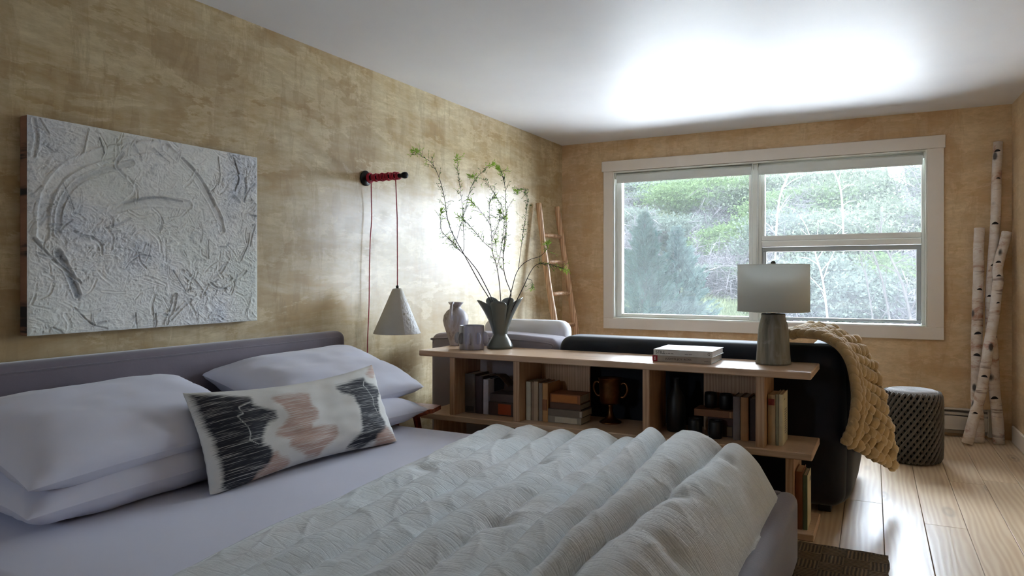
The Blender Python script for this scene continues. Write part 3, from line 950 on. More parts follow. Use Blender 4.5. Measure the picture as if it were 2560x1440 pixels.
# duvet: soft folds running across the bed
CR_FAR = [-1.66, -1.47, -1.31, -1.175, -.985, -.895, -.79, -.575, -.385]
CR_NEAR = [-1.52, -1.33, -1.20, -1.07, -.955, -.80, -.685, -.655, -.375]
CR_H = [.022, .034, .032, .050, .034, .066, .072, .078]
DX0, DX1, DY0, DY1 = -1.80, -.372, .80, 3.02
def duvet_z(x, y):
    k = (y - 1.2) / (2.85 - 1.2)
    wob = .022 * mnoise.noise(Vector((x * 1.7, y * 1.9, 3.1))) + .012 * mnoise.noise(Vector((x * 4, y * 4.4, 1)))
    xx = x + wob
    cr = [n_ + (f_ - n_) * k for n_, f_ in zip(CR_NEAR, CR_FAR)]
    base = .444
    if xx <= cr[0]: return base + .004
    j = 0
    while j < len(cr) - 1 and xx > cr[j + 1]: j += 1
    rise = min(1, (xx - cr[0]) / .10)
    z = base + .036 * math.sin(rise * PI / 2)
    if j < len(cr) - 1:
        tt = (xx - cr[j]) / max(1e-4, cr[j + 1] - cr[j])
        far = .42 + .58 * min(1, max(0, (y - 1.0) / 1.6))
        w_ = CR_H[j]
        if j == 7: dome = max(0, 1 - (2 * min(tt, .5) - 1) ** 2) ** .6 if tt < .5 else 1.0
        else:
            dome = max(0, 1 - (2 * tt ** .85 - 1) ** 2) ** .8
        z += w_ * dome * far
    if j == 6 or j == 5: z += .012
    # foot end rolls down to the rail
    e = (x - (-.60)) / (.60 - .38)
    if e > 0: z -= (z - .33) * min(1, e) ** 2.1
    # far edge rolls over
    e = (y - 2.80) / .2
    if e > 0: z -= .15 * min(1.1, e) ** 2.3
    z += .010 * mnoise.noise(Vector((x * 5, y * 3.2, 7))) + .004 * mnoise.noise(Vector((x * 15, y * 13, 2))) + .0045 * (1 - abs(mnoise.noise(Vector((x * 9 + y * 3, y * 5, 4)))) * 2.2) ** 3
    for (tx, ty, d_) in TUFT:
        r2 = ((x - tx) ** 2 + (y - ty) ** 2)
        z -= d_ * math.exp(-r2 / .0016)
    return z
TUFT = [(-.52, 2.62, .018), (-.56, 2.12, .02), (-.49, 1.78, .02), (-.95, 1.72, .018), (-1.42, 2.6, .016), (-1.47, 2.1, .014), (-1.1, 2.3, .014), (-.60, 1.45, .016)]
NX, NY = 300, 280
def duv(u, v):
    y = DY0 + (DY1 - DY0) * v
    k = (y - 1.2) / 1.65
    hem = CR_NEAR[0] + (CR_FAR[0] - CR_NEAR[0]) * k + .03 * mnoise.noise(Vector((y * 3, 0, 0))) - .03
    x = hem + (DX1 - hem) * u
    return (x, y, duvet_z(x, y))
t = NT('pale_crinkled_gauze')
v = t.coord()
n1_ = t.noise(t.coord((16, 130, 16)), 1.0, 5, .65, .9)
n2_ = t.noise(t.coord((110, 14, 16)), 1.0, 5, .65, .9)
n3_ = t.noise(v, 3.0, 3, .5)
weave = t.mix(.5, t.noise(t.coord((60, 520, 60)), 1.0, 2, .5), t.noise(t.coord((520, 60, 60)), 1.0, 2, .5))
crk = t.n('TexVoronoi', feature='DISTANCE_TO_EDGE', ins={'Vector': t.mix(.06, t.coord((9, 26, 9)), t.n('TexNoise', ins={'Vector': v, 'Scale': 14.0}).outputs['Color'], 'ADD'), 'Scale': 1.0}).outputs['Distance']
hh = t.mix(.5, t.mix(.5, n1_, n2_), weave)
gx_ = t.n('TexWave', bands_direction='X', ins={'Vector': v, 'Scale': 27.0, 'Distortion': 2.5, 'Detail': 2.0, 'Detail Scale': 1.5}).outputs['Fac']
gy_ = t.n('TexWave', bands_direction='Y', ins={'Vector': v, 'Scale': 31.0, 'Distortion': 2.5, 'Detail': 2.0, 'Detail Scale': 1.5}).outputs['Fac']
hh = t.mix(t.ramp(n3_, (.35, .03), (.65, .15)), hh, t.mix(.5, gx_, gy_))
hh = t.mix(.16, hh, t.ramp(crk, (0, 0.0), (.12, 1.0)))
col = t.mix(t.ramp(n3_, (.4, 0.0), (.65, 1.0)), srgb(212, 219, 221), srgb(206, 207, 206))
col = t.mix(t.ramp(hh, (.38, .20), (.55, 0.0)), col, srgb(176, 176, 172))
t.p(Base_Color=col, Roughness=.85, Normal=t.bump(hh, .75, .007))
t.b.inputs['Sheen Weight'].default_value = .3
M_GAUZE = t.m
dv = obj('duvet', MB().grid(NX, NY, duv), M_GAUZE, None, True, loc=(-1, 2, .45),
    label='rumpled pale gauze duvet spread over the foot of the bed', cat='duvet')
sm = dv.modifiers.new('thickness', 'SOLIDIFY')
sm.thickness, sm.offset = .012, -1

def pillow(name, label, cat, a, b, th, M, mat, seed, group=None, zmin=None, nu=56, nv=40, attrs=None, kx=.07, ky=.06, pw=.55, wr=1.0, parts=None):
    """a, b half sizes along local x, y; th half thickness along local z"""
    vs, fs = [], []
    for side in (1, -1):
        for j in range(nv):
            for i in range(nu):
                u, v_ = -1 + 2 * i / (nu - 1), -1 + 2 * j / (nv - 1)
                u = math.copysign(1 - (1 - abs(u)) ** 1.25, u)
                v_ = math.copysign(1 - (1 - abs(v_)) ** 1.25, v_)
                x = a * u * (1 - kx * (1 - v_ * v_))
                y = b * v_ * (1 - ky * (1 - u * u))
                h = th * max(0, (1 - u ** 4) * (1 - v_ ** 4)) ** pw
                n_ = mnoise.noise(Vector((u * 2.2 + seed, v_ * 2.2, side))) * .10 * h
                cor = (abs(u) ** 6 + abs(v_) ** 6) * .5
                n_ += wr * .010 * cor * mnoise.noise(Vector((u * 9 + seed, v_ * 9, side * 2))) * min(1, h / (.2 * th))
                n_ += wr * .006 * mnoise.noise(Vector((u * 5, v_ * 4.0 + seed, 5 + side)))* min(1, h / (.4 * th))
                p = M @ Vector((x, y, side * h + n_))
                if zmin is not None and p.z < zmin: p.z = zmin + (p.z - zmin) * .04
                vs.append(p)
        o = 0 if side == 1 else nu * nv
        for j in range(nv - 1):
            for i in range(nu - 1):
                q_ = (o + j * nu + i, o + j * nu + i + 1, o + (j + 1) * nu + i + 1, o + (j + 1) * nu + i)
                fs.append(q_ if side == 1 else q_[::-1])
    mb = MB().add(vs, fs)
    return obj(name, mb, mat, None, True, loc=tuple(M.translation), label=label, cat=cat, group=group)

def PM(x, y, z, rz=0, ry=0, rx=0):
    return Matrix.Translation((x, y, z)) @ Matrix.Rotation(rz, 4, 'Z') @ Matrix.Rotation(ry, 4, 'Y') @ Matrix.Rotation(rx, 4, 'X')
D2 = math.radians
GP = 'white pillows against the headboard'
pillow('pillow', 'white pillow at the left, the lower of its two', 'pillow', .275, .43, .090, PM(-2.345, 1.53, .528, D2(1), D2(4)), M_PILLOWC, 1, GP, .447)
pillow('pillow', 'white pillow at the left, on top of its two', 'pillow', .262, .465, .095, PM(-2.335, 1.54, .668, D2(5), D2(17)), M_PILLOWC, 2, GP, None)
pillow('pillow', 'white pillow at the right by the nightstand, the lower of its two', 'pillow', .28, .46, .085, PM(-2.345, 2.53, .525, D2(-3), D2(4)), M_PILLOWC, 3, GP, .447)
pillow('pillow', 'white pillow at the right by the nightstand, on top of its two', 'pillow', .265, .465, .105, PM(-2.375, 2.575, .675, D2(-1), D2(18), D2(1.5)), M_PILLOWC, 4, GP, None)

# patterned lumbar cushion: flat print given by signed distances to the printed shapes
LA, LB = .466, .185
CQ = [(250, 965), (1430, 600), (1245, 135), (125, 300)]      # its corners in the photo crop: bl, br, tr, tl
_A = []
for (x_, y_), (u_, v_) in zip(CQ, [(-1, -1), (1, -1), (1, 1), (-1, 1)]):
    _A.append([x_, y_, 1, 0, 0, 0, -u_ * x_, -u_ * y_, -u_])
    _A.append([0, 0, 0, x_, y_, 1, -v_ * x_, -v_ * y_, -v_])
HOM = np.linalg.svd(np.array(_A, float))[2][-1].reshape(3, 3)   # perspective of the photo undone
def inv_bil(p):
    q_ = HOM @ np.array([p[0], p[1], 1.0])
    return q_[0] / q_[2] * LA, q_[1] / q_[2] * LB
BLK = [[(165, 325), (300, 335), (435, 345), (430, 375), (440, 400), (500, 420), (575, 450), (580, 475), (530, 500), (505, 540), (490, 610), (475, 660), (540, 690), (565, 740), (555, 790), (495, 840), (500, 880), (505, 905), (400, 945), (310, 900), (290, 800), (255, 700), (235, 590), (195, 500)],
       [(975, 275), (1150, 225), (1145, 245), (1185, 270), (1275, 285), (1275, 300), (1250, 340), (1260, 420), (1262, 440), (1305, 490), (1300, 530), (1255, 575), (1250, 610), (1195, 665), (1110, 672), (1165, 580), (1145, 480), (1130, 400), (1085, 330), (1000, 300)]]
TAN = [[(580, 345), (740, 315), (790, 325), (800, 400), (845, 440), (845, 480), (800, 510), (815, 570), (900, 555), (970, 555), (990, 600), (960, 650), (920, 690), (915, 730), (840, 740), (760, 700), (690, 670), (700, 630), (600, 590), (640, 540), (680, 470), (640, 400)],
       [(545, 760), (600, 735), (630, 770), (700, 780), (720, 800), (600, 860), (510, 895), (500, 845)],
       [(1260, 560), (1320, 530), (1400, 580), (1425, 620), (1310, 640), (1255, 600)], [(1180, 200), (1245, 140), (1250, 175), (1215, 215)]]
LIN = [[(435, 370), (365, 405), (385, 450), (350, 465), (400, 530), (420, 590), (415, 630), (475, 660)],
       [(1150, 240), (1140, 270), (1180, 300), (1215, 340), (1225, 390), (1255, 440)]]
def sdist(P, poly, closed=True):
    A = np.array(poly)
    Bn = np.roll(A, -1, 0)
    if not closed: A, Bn = A[:-1], Bn[:-1]
    best = np.full(len(P), 9.0)
    ins = np.zeros(len(P), bool)
    for a0, b0 in zip(A, Bn):
        d = b0 - a0
        tt = np.clip(((P - a0) @ d) / (d @ d), 0, 1)
        best = np.minimum(best, np.linalg.norm(P - a0 - tt[:, None] * d, axis=1))
        c = ((a0[1] > P[:, 1]) != (b0[1] > P[:, 1])) & (P[:, 0] < (b0[0] - a0[0]) * (P[:, 1] - a0[1]) / (b0[1] - a0[1] + 1e-12) + a0[0])
        ins ^= c
    return np.where(ins, best, -best) if closed else best
t = NT('printed_cushion_cloth')
A1 = t.n('Attribute', attribute_name='black_print').outputs['Fac']
A2 = t.n('Attribute', attribute_name='tan_print').outputs['Fac']
A3 = t.n('Attribute', attribute_name='print_line').outputs['Fac']
ob = t.coord((12, 460, 9), rot=(0, 0, D2(6)))
ln = t.noise(ob, 1.0, 3, .6)
ln2 = t.noise(t.coord((7, 600, 9), rot=(0, 0, D2(4))), 1.0, 2, .6)
def inkmask(attr, thr, gain):
    rag = t.math('MULTIPLY', t.math('SUBTRACT', ln, .5), .040)
    d = t.math('ADD', t.math('ADD', attr, .009), rag)
    hatch = t.ramp(ln2, (thr, 1.0), (thr + .05, gain))
    return t.math('MULTIPLY', t.ramp(t.math('ADD', t.math('MULTIPLY', d, 60.0), .5), (0, 0.0), (1, 1.0)), hatch)
cream = t.ramp(t.noise(t.coord(), 6, 4), (.3, srgb(206, 206, 202)), (.7, srgb(220, 219, 214)))
col = t.mix(inkmask(A2, .53, .3), cream, srgb(178, 150, 136))
col = t.mix(inkmask(A1, .57, .38), col, srgb(34, 36, 44))
col = t.mix(t.ramp(A3, (.0015, 1.0), (.0035, 0.0)), col, srgb(206, 206, 202))
t.p(Base_Color=col, Roughness=.85, Normal=t.bump(t.noise(t.coord(), 260, 3), .15, .002))
ML = Matrix.Translation((-2.035, 2.106, .600)) @ Matrix.Rotation(D2(86), 4, 'Z') @ Matrix.Rotation(D2(66), 4, 'X')
lum = pillow('lumbar_cushion', 'long cream cushion printed with black and tan brush marks, leaning on white pillows', 'cushion', LA, LB, .082,
    ML, t.m, 9, None, .446, 150, 90, kx=.05, ky=.18, wr=.8)
# the pattern is read on the unfolded face
Nv = len(lum.data.vertices)
co = np.zeros(Nv * 3); lum.data.vertices.foreach_get('co', co)
R3 = np.array(ML.to_3x3())
loc = (co.reshape(-1, 3) @ R3)                       # rows: local coordinates (rotation only)
P2 = np.stack([loc[:, 0] / (1 - .05 * (1 - np.clip(loc[:, 1] / LB, -1, 1) ** 2)), loc[:, 1] / (1 - .18 * (1 - np.clip(loc[:, 0] / LA, -1, 1) ** 2))], 1)
def setattr_f(o, nm, arr):
    a = o.data.attributes.new(nm, 'FLOAT', 'POINT')
    a.data.foreach_set('value', arr.astype(np.float32))
setattr_f(lum, 'black_print', np.maximum.reduce([sdist(P2, [inv_bil(k) for k in pl]) for pl in BLK]))
setattr_f(lum, 'tan_print', np.maximum.reduce([sdist(P2, [inv_bil(k) for k in pl]) for pl in TAN]))
setattr_f(lum, 'print_line', np.minimum.reduce([sdist(P2, [inv_bil(k) for k in pl], False) for pl in LIN]))
# bake the face coordinates into the object's own frame so that the hatching follows the cloth
lum.data.transform(Matrix(ML.to_3x3().transposed()).to_4x4())
lum.rotation_euler = ML.to_euler()

# ------------------------------------------------------------------ nightstand
ns = thing('nightstand', 'low red brown wooden stool nightstand between bed and console', 'nightstand', (-2.42, 3.2, 0))
m = MB().prism([(-2.66, 3.06), (-2.30, 3.06), (-2.185, 3.22), (-2.215, 3.345), (-2.66, 3.345)], .432, .455)
m.prism([(-2.65, 3.08), (-2.35, 3.08), (-2.27, 3.2), (-2.28, 3.325), (-2.65, 3.325)], .405, .432)
obj('seat', m, M_REDWOOD, ns)
for (x, y, dx, dy) in ((-2.60, 3.11, -.03, -.03), (-2.36, 3.12, .06, -.03), (-2.34, 3.28, .07, .03), (-2.60, 3.28, -.03, .03)):
    obj('leg', MB().tube([(x + dx, y + dy, 0), (x, y, .415)], [.014, .02], 10), M_REDWOOD, ns, True)

# ------------------------------------------------------------------ console
cs = thing('console_shelf', 'long low open pine console shelf behind the bed', 'shelf', (-1.36, 3.61, 0))
CY0, CY1 = 3.41, 3.812
obj('shelf_board', MB().box(-2.410, -.316, CY0, CY1, .712, .744, .004), M_PINE, cs)
obj('shelf_board', MB().box(-2.400, -.312, CY0, CY1 - .04, .355, .388, .004), M_PINE, cs)
obj('shelf_board', MB().box(-2.400, -.306, CY0, CY1 - .07, .001, .032, .004), M_PINE, cs)
for x0, x1 in ((-2.212, -2.178), (-1.806, -1.768), (-1.088, -1.052), (-.555, -.515)):
    obj('upright', MB().box(x0, x1, CY0 + .018, 3.715, .388, .712, .002), M_PINE_Z, cs)
for x0, x1 in ((-2.32, -2.285), (-1.40, -1.365), (-.426, -.390)):
    obj('upright', MB().box(x0, x1, CY0 + .018, 3.73, .032, .355, .002), M_PINE_Z, cs)
obj('back_panel', MB().box(-1.766, -1.474, 3.70, 3.716, .388, .712, .001), M_PINE_Z, cs)
obj('back_panel', MB().box(-.852, -.557, 3.70, 3.716, .388, .712, .001), M_PINE_Z, cs)

# ------------------------------------------------------------------ books
def cover_mat(name, c, rough=.6, var=.1):
    return plain(name, c, rough, var, 18, .08, 120)
CM = {}
def cm(c, rough=.6, var=.12):
    k = (c, rough)
    if k not in CM: CM[k] = cover_mat('book_cloth', srgb(*c), rough, var)
    return CM[k]

def book_up(label, x0, x1, yspine, depth, z0, h, c, group, page=M_PAGE, band=None, lean=0.0):
    """upright book, spine towards -y"""
    th = x1 - x0
    b = thing('book', label, 'book', ((x0 + x1) / 2, yspine, z0), 0, group)
    b.rotation_euler = (0, lean, 0)
    cv = MB()
    k = min(.0028, th * .18)
    cv.box(-th / 2, -th / 2 + k, .003, depth, 0, h, .0008)
    cv.box(th / 2 - k, th / 2, .003, depth, 0, h, .0008)
    seg = 7
    vs = []
    for zz in (0, h):
        for s_ in range(seg):
            a = PI * s_ / (seg - 1)
            vs.append((-th / 2 * math.cos(a), .004 - math.sin(a) * min(.005, th * .15), zz))
        for s_ in range(seg)[::-1]:
            a = PI * s_ / (seg - 1)
            vs.append((-(th / 2 - k) * math.cos(a), .004 + k - math.sin(a) * min(.004, th * .12), zz))
    n_ = seg * 2
    fs = [tuple(range(n_ - 1, -1, -1)), tuple(range(n_, 2 * n_))] + [(i, (i + 1) % n_, n_ + (i + 1) % n_, n_ + i) for i in range(n_)]
    cv.add(vs, fs)
    obj('cover', cv, cm(c), b, local=True)
    obj('pages', MB().box(-th / 2 + k, th / 2 - k, .006, depth - .004, .003, h - .004, .0006), page, b, local=True)
    if band:
        zb, hb, bc = band
        obj('spine_label', MB().box(-th / 2 * .8, th / 2 * .8, -.0022 - min(.003, th * .1), .0, h * zb, h * (zb + hb), .0004), cm(bc), b, local=True)
    return b

def book_flat(label, x0, x1, yspine, depth, z0, th, c, group, page=M_PAGE, rz=0.0, band=None):
    w = x1 - x0
    b = thing('book', label, 'book', ((x0 + x1) / 2, yspine, z0), rz, group)
    k = min(.003, th * .15)
    cv = MB()
    cv.box(-w / 2, w / 2, .002, depth, 0, k, .0008)
    cv.box(-w / 2, w / 2, .002, depth, th - k, th, .0008)
    cv.box(-w / 2, w / 2, 0, k, 0, th, .001)
    obj('cover', cv, cm(c), b, local=True)
    obj('pages', MB().box(-w / 2 + .004, w / 2 - .004, k, depth - .004, k, th - k, .0006), page, b, local=True)
    if band:
        xb, wb, bc = band
        obj('spine_label', MB().box(-w / 2 + w * xb, -w / 2 + w * (xb + wb), -.0008, .001, th * .1, th * .9, .0003), cm(bc), b, local=True)
    return b

Z2, ZT, Z0 = .3885, .7445, .0325
BW = lambda px, Y: at(px, 1000, Y).x
# first compartment
G1 = 'books in the first console compartment'
Ys = 3.53
book_up('grey brown book, leftmost in the console compartment nearest the wall', max(-2.176, BW(1162, Ys)), BW(1187, Ys), Ys, .16, Z2, .222, (96, 84, 76), G1, band=(.05, .12, (60, 52, 46)))
book_up('dark maroon book standing left of the white spine', BW(1188, Ys), BW(1206, Ys), Ys, .16, Z2, .212, (66, 46, 46), G1)
book_up('thin pale white spined book next to the dark maroon one', BW(1207.5, Ys), BW(1220, Ys), Ys, .155, Z2, .196, (200, 198, 210), G1, M_PAGEW)
book_flat('dark brown book with orange spine lettering, bottom of the flat pile', BW(1221.5, Ys), -1.812, Ys, .15, Z2, .074, (84, 62, 54), G1, band=(.30, .40, (168, 74, 30)))
book_flat('grey brown worn book lying on the dark brown one', BW(1222.5, Ys), -1.812, Ys + .01, .14, Z2 + .0745, .044, (104, 88, 84), G1)
tb = thing('torn_notebook', 'black notebook with a torn brown cover leaning on the pile in first compartment', 'notebook', (BW(1235, 3.62), 3.60, Z2 + .1195), 0)
obj('pages', MB().box(-.055, .02, 0, .11, 0, .075, .004), M_BLACK, tb, local=True)
cvm = MB().grid(8, 4, lambda u, v: (-.06 + .16 * u, .004 + .10 * v, .078 + .018 * math.sin(u * 3) - .06 * max(0, u - .55) ** 1.2 * 2 + .003 * math.sin(v * 5)))
o = obj('cover', cvm, cm((112, 90, 68)), tb, local=True)
o.modifiers.new('thickness', 'SOLIDIFY').thickness = .002
# second compartment
G2 = 'books in the second console compartment'
Ys = 3.495
book_up('slim off white book, leftmost in the second compartment', max(-1.766, BW(1314, Ys)), BW(1326, Ys), Ys, .15, Z2, .208, (208, 202, 184), G2)
book_up('slim tan book right of the off white one', BW(1327, Ys), BW(1333, Ys), Ys + .006, .15, Z2, .206, (166, 140, 116), G2)
book_up('beige worn paperback in the middle of the upright row', BW(1334, Ys), BW(1344.5, Ys), Ys, .15, Z2, .212, (188, 166, 138), G2)
book_up('grey beige paperback left of the ochre one', BW(1345.5, Ys), BW(1354.5, Ys), Ys + .004, .15, Z2, .205, (150, 136, 122), G2)
book_up('ochre orange book, rightmost of the upright row', BW(1355.5, Ys), BW(1369, Ys), Ys, .16, Z2, .206, (190, 142, 88), G2, band=(.30, .28, (150, 96, 60)))
Yf = 3.50
book_flat('worn grey paperback at the bottom of the flat pile beside the goblet', BW(1369.5, Yf), BW(1453, Yf), Yf, .14, Z2, .036, (150, 140, 124), G2, band=(.22, .66, (196, 186, 166)))
book_flat('grey brown paperback second from bottom of the flat pile', BW(1369.5, Yf), BW(1456, Yf), Yf, .145, Z2 + .0365, .036, (124, 110, 96), G2, band=(.92, .06, (180, 168, 150)))
book_flat('dark brown book third in the flat pile, under the orange spine', BW(1373, Yf), BW(1450, Yf), Yf + .01, .14, Z2 + .073, .032, (98, 66, 46), G2)
book_flat('orange spined book on top of the flat pile', BW(1373.5, Yf), BW(1449, Yf), Yf + .008, .14, Z2 + .1055, .048, (142, 84, 42), G2, band=(.05, .86, (186, 112, 48)))
# fourth compartment
G4 = 'books in the fourth console compartment'
Ys = 3.53
book_up('mottled grey book standing right of the black cups', BW(1832, Ys), BW(1850, Ys), Ys, .15, Z2, .206, (122, 112, 110), G4)
book_up('tan spined book right of the mottled grey one', BW(1851, Ys), BW(1870, Ys), Ys, .16, Z2, .206, (176, 128, 82), G4)
book_up('dark brown book against the last upright of the console', BW(1871, Ys), -.558, Ys + .02, .13, Z2, .20, (62, 42, 34), G4)
book_flat('dark worn book at the bottom of the pile under the wooden box lid', BW(1772, 3.60), BW(1831, Ys), 3.575, .12, Z2, .055, (66, 48, 38), G4, band=(.72, .2, (112, 88, 58)))
book_flat('dark maroon book on the pile behind the front cups', BW(1772, 3.60), BW(1831, Ys), 3.575, .12, Z2 + .0555, .035, (78, 48, 40), G4)
book_flat('brown spined book lying under the two upper black cups', BW(1736, 3.58), BW(1831, Ys), 3.575, .12, Z2 + .091, .034, (138, 92, 58), G4, band=(.88, .05, (176, 128, 82)))
# beside the last upright
G5 = 'books at the right end of the console'
Ys = 3.50
book_up('worn cream paperback with a red mark beside the last upright', -.512, BW(1938, Ys), Ys, .17, Z2, .232, (188, 168, 134), G5, band=(.80, .12, (128, 44, 36)))
book_up('slim sage grey book between two cream paperbacks', BW(1939, Ys), BW(1946, Ys), Ys, .165, Z2, .236, (150, 150, 124), G5)
cb = book_up('cream paperback with its printed back cover facing the bed corner', BW(1947, Ys), BW(1957, Ys), Ys, .17, Z2, .236, (214, 206, 172), G5)
th_ = (BW(1957, Ys) - BW(1947, Ys)) / 2
for k in range(11):
    w_ = .055 + .02 * random.random()
    obj('printed_line', MB().box(th_, th_ + .0004, .10 - w_ / 2, .10 + w_ / 2, .155 - .011 * k, .1585 - .011 * k, 0), M_INKG, cb, local=True)
obj('printed_mark', MB().box(th_, th_ + .0004, .05, .075, .205, .209, 0), M_INKG, cb, local=True)
# on the bottom shelf
G6 = 'books on the bottom console shelf'
Ys = 3.46
book_up('dark red brown book on the bottom shelf', max(-.388, BW(1986, Ys)), BW(2006, Ys), Ys, .15, Z0, .258, (126, 74, 40), G6)
b6 = book_up('green spined book with cream cover on the bottom shelf', BW(2007, Ys), BW(2018, Ys), Ys, .155, Z0, .245, (92, 104, 76), G6)
th_ = (BW(2018, Ys) - BW(2007, Ys)) / 2
obj('back_cover', MB().box(th_, th_ + .0012, .006, .154, .001, .244, .0004), cm((202, 190, 150)), b6, local=True)
obj('printed_mark', MB().box(th_ + .0012, th_ + .0016, .10, .14, .195, .215, 0), M_INKG, b6, local=True)

# two books lying on the console top, with their lettering
def spine_text(body, size, mat, parent, x, z, y=-.0009, align='LEFT', sx=1.0):
    M = Matrix.Translation((x, y, z)) @ Matrix.Rotation(PI / 2, 4, 'X')
    return text_part('title_text', body, size, mat, parent, M, .0003, align, sx)
GT = 'books lying on the console top'
bj = book_flat('grey beige book with a red spine label, lower of the two on console top', -1.063, -.772, 3.513, .255, ZT, .030, (176, 166, 154), GT, M_PAGEW)
obj('spine_label', MB().box(-.1455, -.120, -.0012, .001, .0005, .0295, .0003), cm((150, 8, 34)), bj, local=True)
spine_text('JUDITH JOY ROSS', .0125, M_INKB, bj, -.080, .0155, sx=1.32)
spine_text('aperture', .007, M_INK, bj, .112, .012, sx=1.1)
for zz, w_ in ((.022, .010), (.018, .007), (.0145, .010), (.009, .008)):
    obj('label_mark', MB().box(-.133 - w_ / 2, -.133 + w_ / 2, -.0018, -.001, zz - .0012, zz + .0012, 0), M_WHITEINK, bj, local=True)
bs = book_flat('white book titled STILL, upper of the two on console top', -1.056, -.766, 3.508, .26, ZT + .0305, .031, (206, 208, 206), GT, M_PAGEW)
spine_text('STILL', .0235, M_INK, bs, -.134, .0155, sx=.92)
for xs, ws in ((-.081, (.006, .011, .013)), (.012, (.016, .017))):   # small print too blurred to read
    for w_ in ws:
        obj('small_print', MB().box(xs, xs + w_, -.0012, -.0006, .0105, .0128, 0), M_INKG, bs, local=True)
        xs += w_ + .003
spine_text('Q', .016, M_INK, bs, .122, .017)

# ------------------------------------------------------------------ objects in and on the console
def cup(label, x, y, z, r, h):
    k = thing('black_cup', label, 'cup', (x, y, z), 0, 'black cups in the console')
    obj('body', MB().lathe([(r * .80, 0), (r * .95, .004), (r * 1.0, h * .35), (r, h * .8), (r * .93, h), (r * .86, h), (r * .90, h * .8), (r * .88, .01), (0, .01)], 32, (0, 0, 0)), M_BLACK, k, True, local=True)
zc = Z2 + .1255
cup('black ceramic cup on the brown book, the left of the upper two', BW(1777, 3.64), 3.64, zc, .031, .076)
cup('black ceramic cup on the brown book, the right of the upper two', BW(1815, 3.63), 3.63, zc, .032, .076)
cup('black ceramic cup on the shelf, the left of the lower two', BW(1738, 3.53), 3.53, Z2, .033, .088)
cup('black ceramic cup on the shelf, the right of the lower two', BW(1789, 3.53), 3.53, Z2, .033, .088)
kb = thing('black_bottle', 'tall black ceramic bottle in the fourth console compartment', 'bottle', (BW(1690, 3.6), 3.60, Z2))
obj('body', MB().lathe([(.040, 0), (.046, .005), (.048, .10), (.044, .17), (.022, .21), (.014, .235), (.014, .262), (.017, .266), (.010, .266), (.010, .24), (0, .2)], 36), M_BLACK, kb, True, local=True)

# goblet
gx, gy = at(1526, 1000, 3.645).x, 3.645
gb = thing('copper_goblet', 'tarnished copper two handled goblet in the third console compartment', 'goblet', (gx, gy, Z2))
obj('bowl', MB().lathe([(.010, .098), (.048, .102), (.056, .112), (.058, .14), (.061, .21), (.065, .236), (.067, .238), (.063, .236), (.058, .21), (.053, .115), (0, .108)], 44), M_COPPER, gb, True, local=True)
obj('foot', MB().lathe([(.058, 0), (.059, .004), (.052, .009), (.034, .018), (.020, .036), (.0145, .06), (.0125, .082), (.017, .094), (.012, .100)], 40), M_COPPER, gb, True, local=True)
for s_ in (-1, 1):
    obj('handle', MB().tube(spline([(s_ * .058, 0, .138), (s_ * .076, 0, .142), (s_ * .094, 0, .172), (s_ * .090, 0, .204), (s_ * .074, 0, .214), (s_ * .060, 0, .206)], 20), .0065, 8), M_COPPER, gb, True, local=True)

# ruffled vase
vx, vy = -2.052, 3.728
vz = thing('ruffled_vase', 'dark pewter vase with a deeply ruffled rim holding willow branches', 'vase', (vx, vy, ZT))
def ruffle(r, z, a, i):
    k = max(0, (z - .10) / .19)
    am = min(1.05, k) ** 1.35
    b_ = a - D2(-63)
    u_ = abs(math.cos(2.5 * b_ - .42 * math.sin(b_ - .3) + .22 * math.sin(2 * b_)))
    w_ = 2 * u_ ** .50 - 1
    lob = math.cos(b_ - 2.4) * .5                         # the lobes at the back stand taller
    return r * (1 + am * (.42 * w_ - .04)) , z + am * (.034 * (w_ - 1) * .9 + .014 * lob + .006 * math.sin(a * 3 + 1))
prof = [(.074, 0), (.079, .004), (.078, .016), (.062, .045), (.047, .070), (.042, .082), (.044, .092), (.052, .125), (.064, .17), (.076, .21), (.082, .23), (.089, .252), (.095, .272), (.100, .290)]
inner = [(r - .0055, z) for r, z in prof[::-1][:8]] + [(.030, .09), (0, .088)]
obj('body', MB().lathe(prof + [(.0975, .292)] + inner, 200, (0, 0, 0), ruffle), M_PEWTER, vz, True, local=True)

# pot with round knobs
t = NT('grey_violet_drip_glaze')
nn = t.noise(t.coord((26, 26, 3.2)), 1.0, 5, .6, .3)
n4 = t.noise(t.coord((14, 14, 4)), 1.0, 3, .5)
col = t.ramp(nn, (.30, srgb(112, 110, 108)), (.48, srgb(166, 166, 172)), (.60, srgb(150, 152, 178)), (.72, srgb(140, 130, 104)))
col = t.mix(t.ramp(n4, (.5, 0.0), (.65, .6)), col, srgb(176, 178, 200))
t.p(Base_Color=col, Roughness=.32, Normal=t.bump(nn, .1, .003))
M_DRIP = t.m
pot = thing('knobbed_pot', 'small grey violet glazed pot ringed with flat round knobs', 'pot', (-2.172, 3.605, ZT))
obj('body', MB().lathe([(.069, 0), (.073, .004), (.0725, .05), (.0728, .12), (.073, .136), (.070, .139), (.067, .136), (.0665, .02), (0, .014)], 56), M_DRIP, pot, True, local=True)
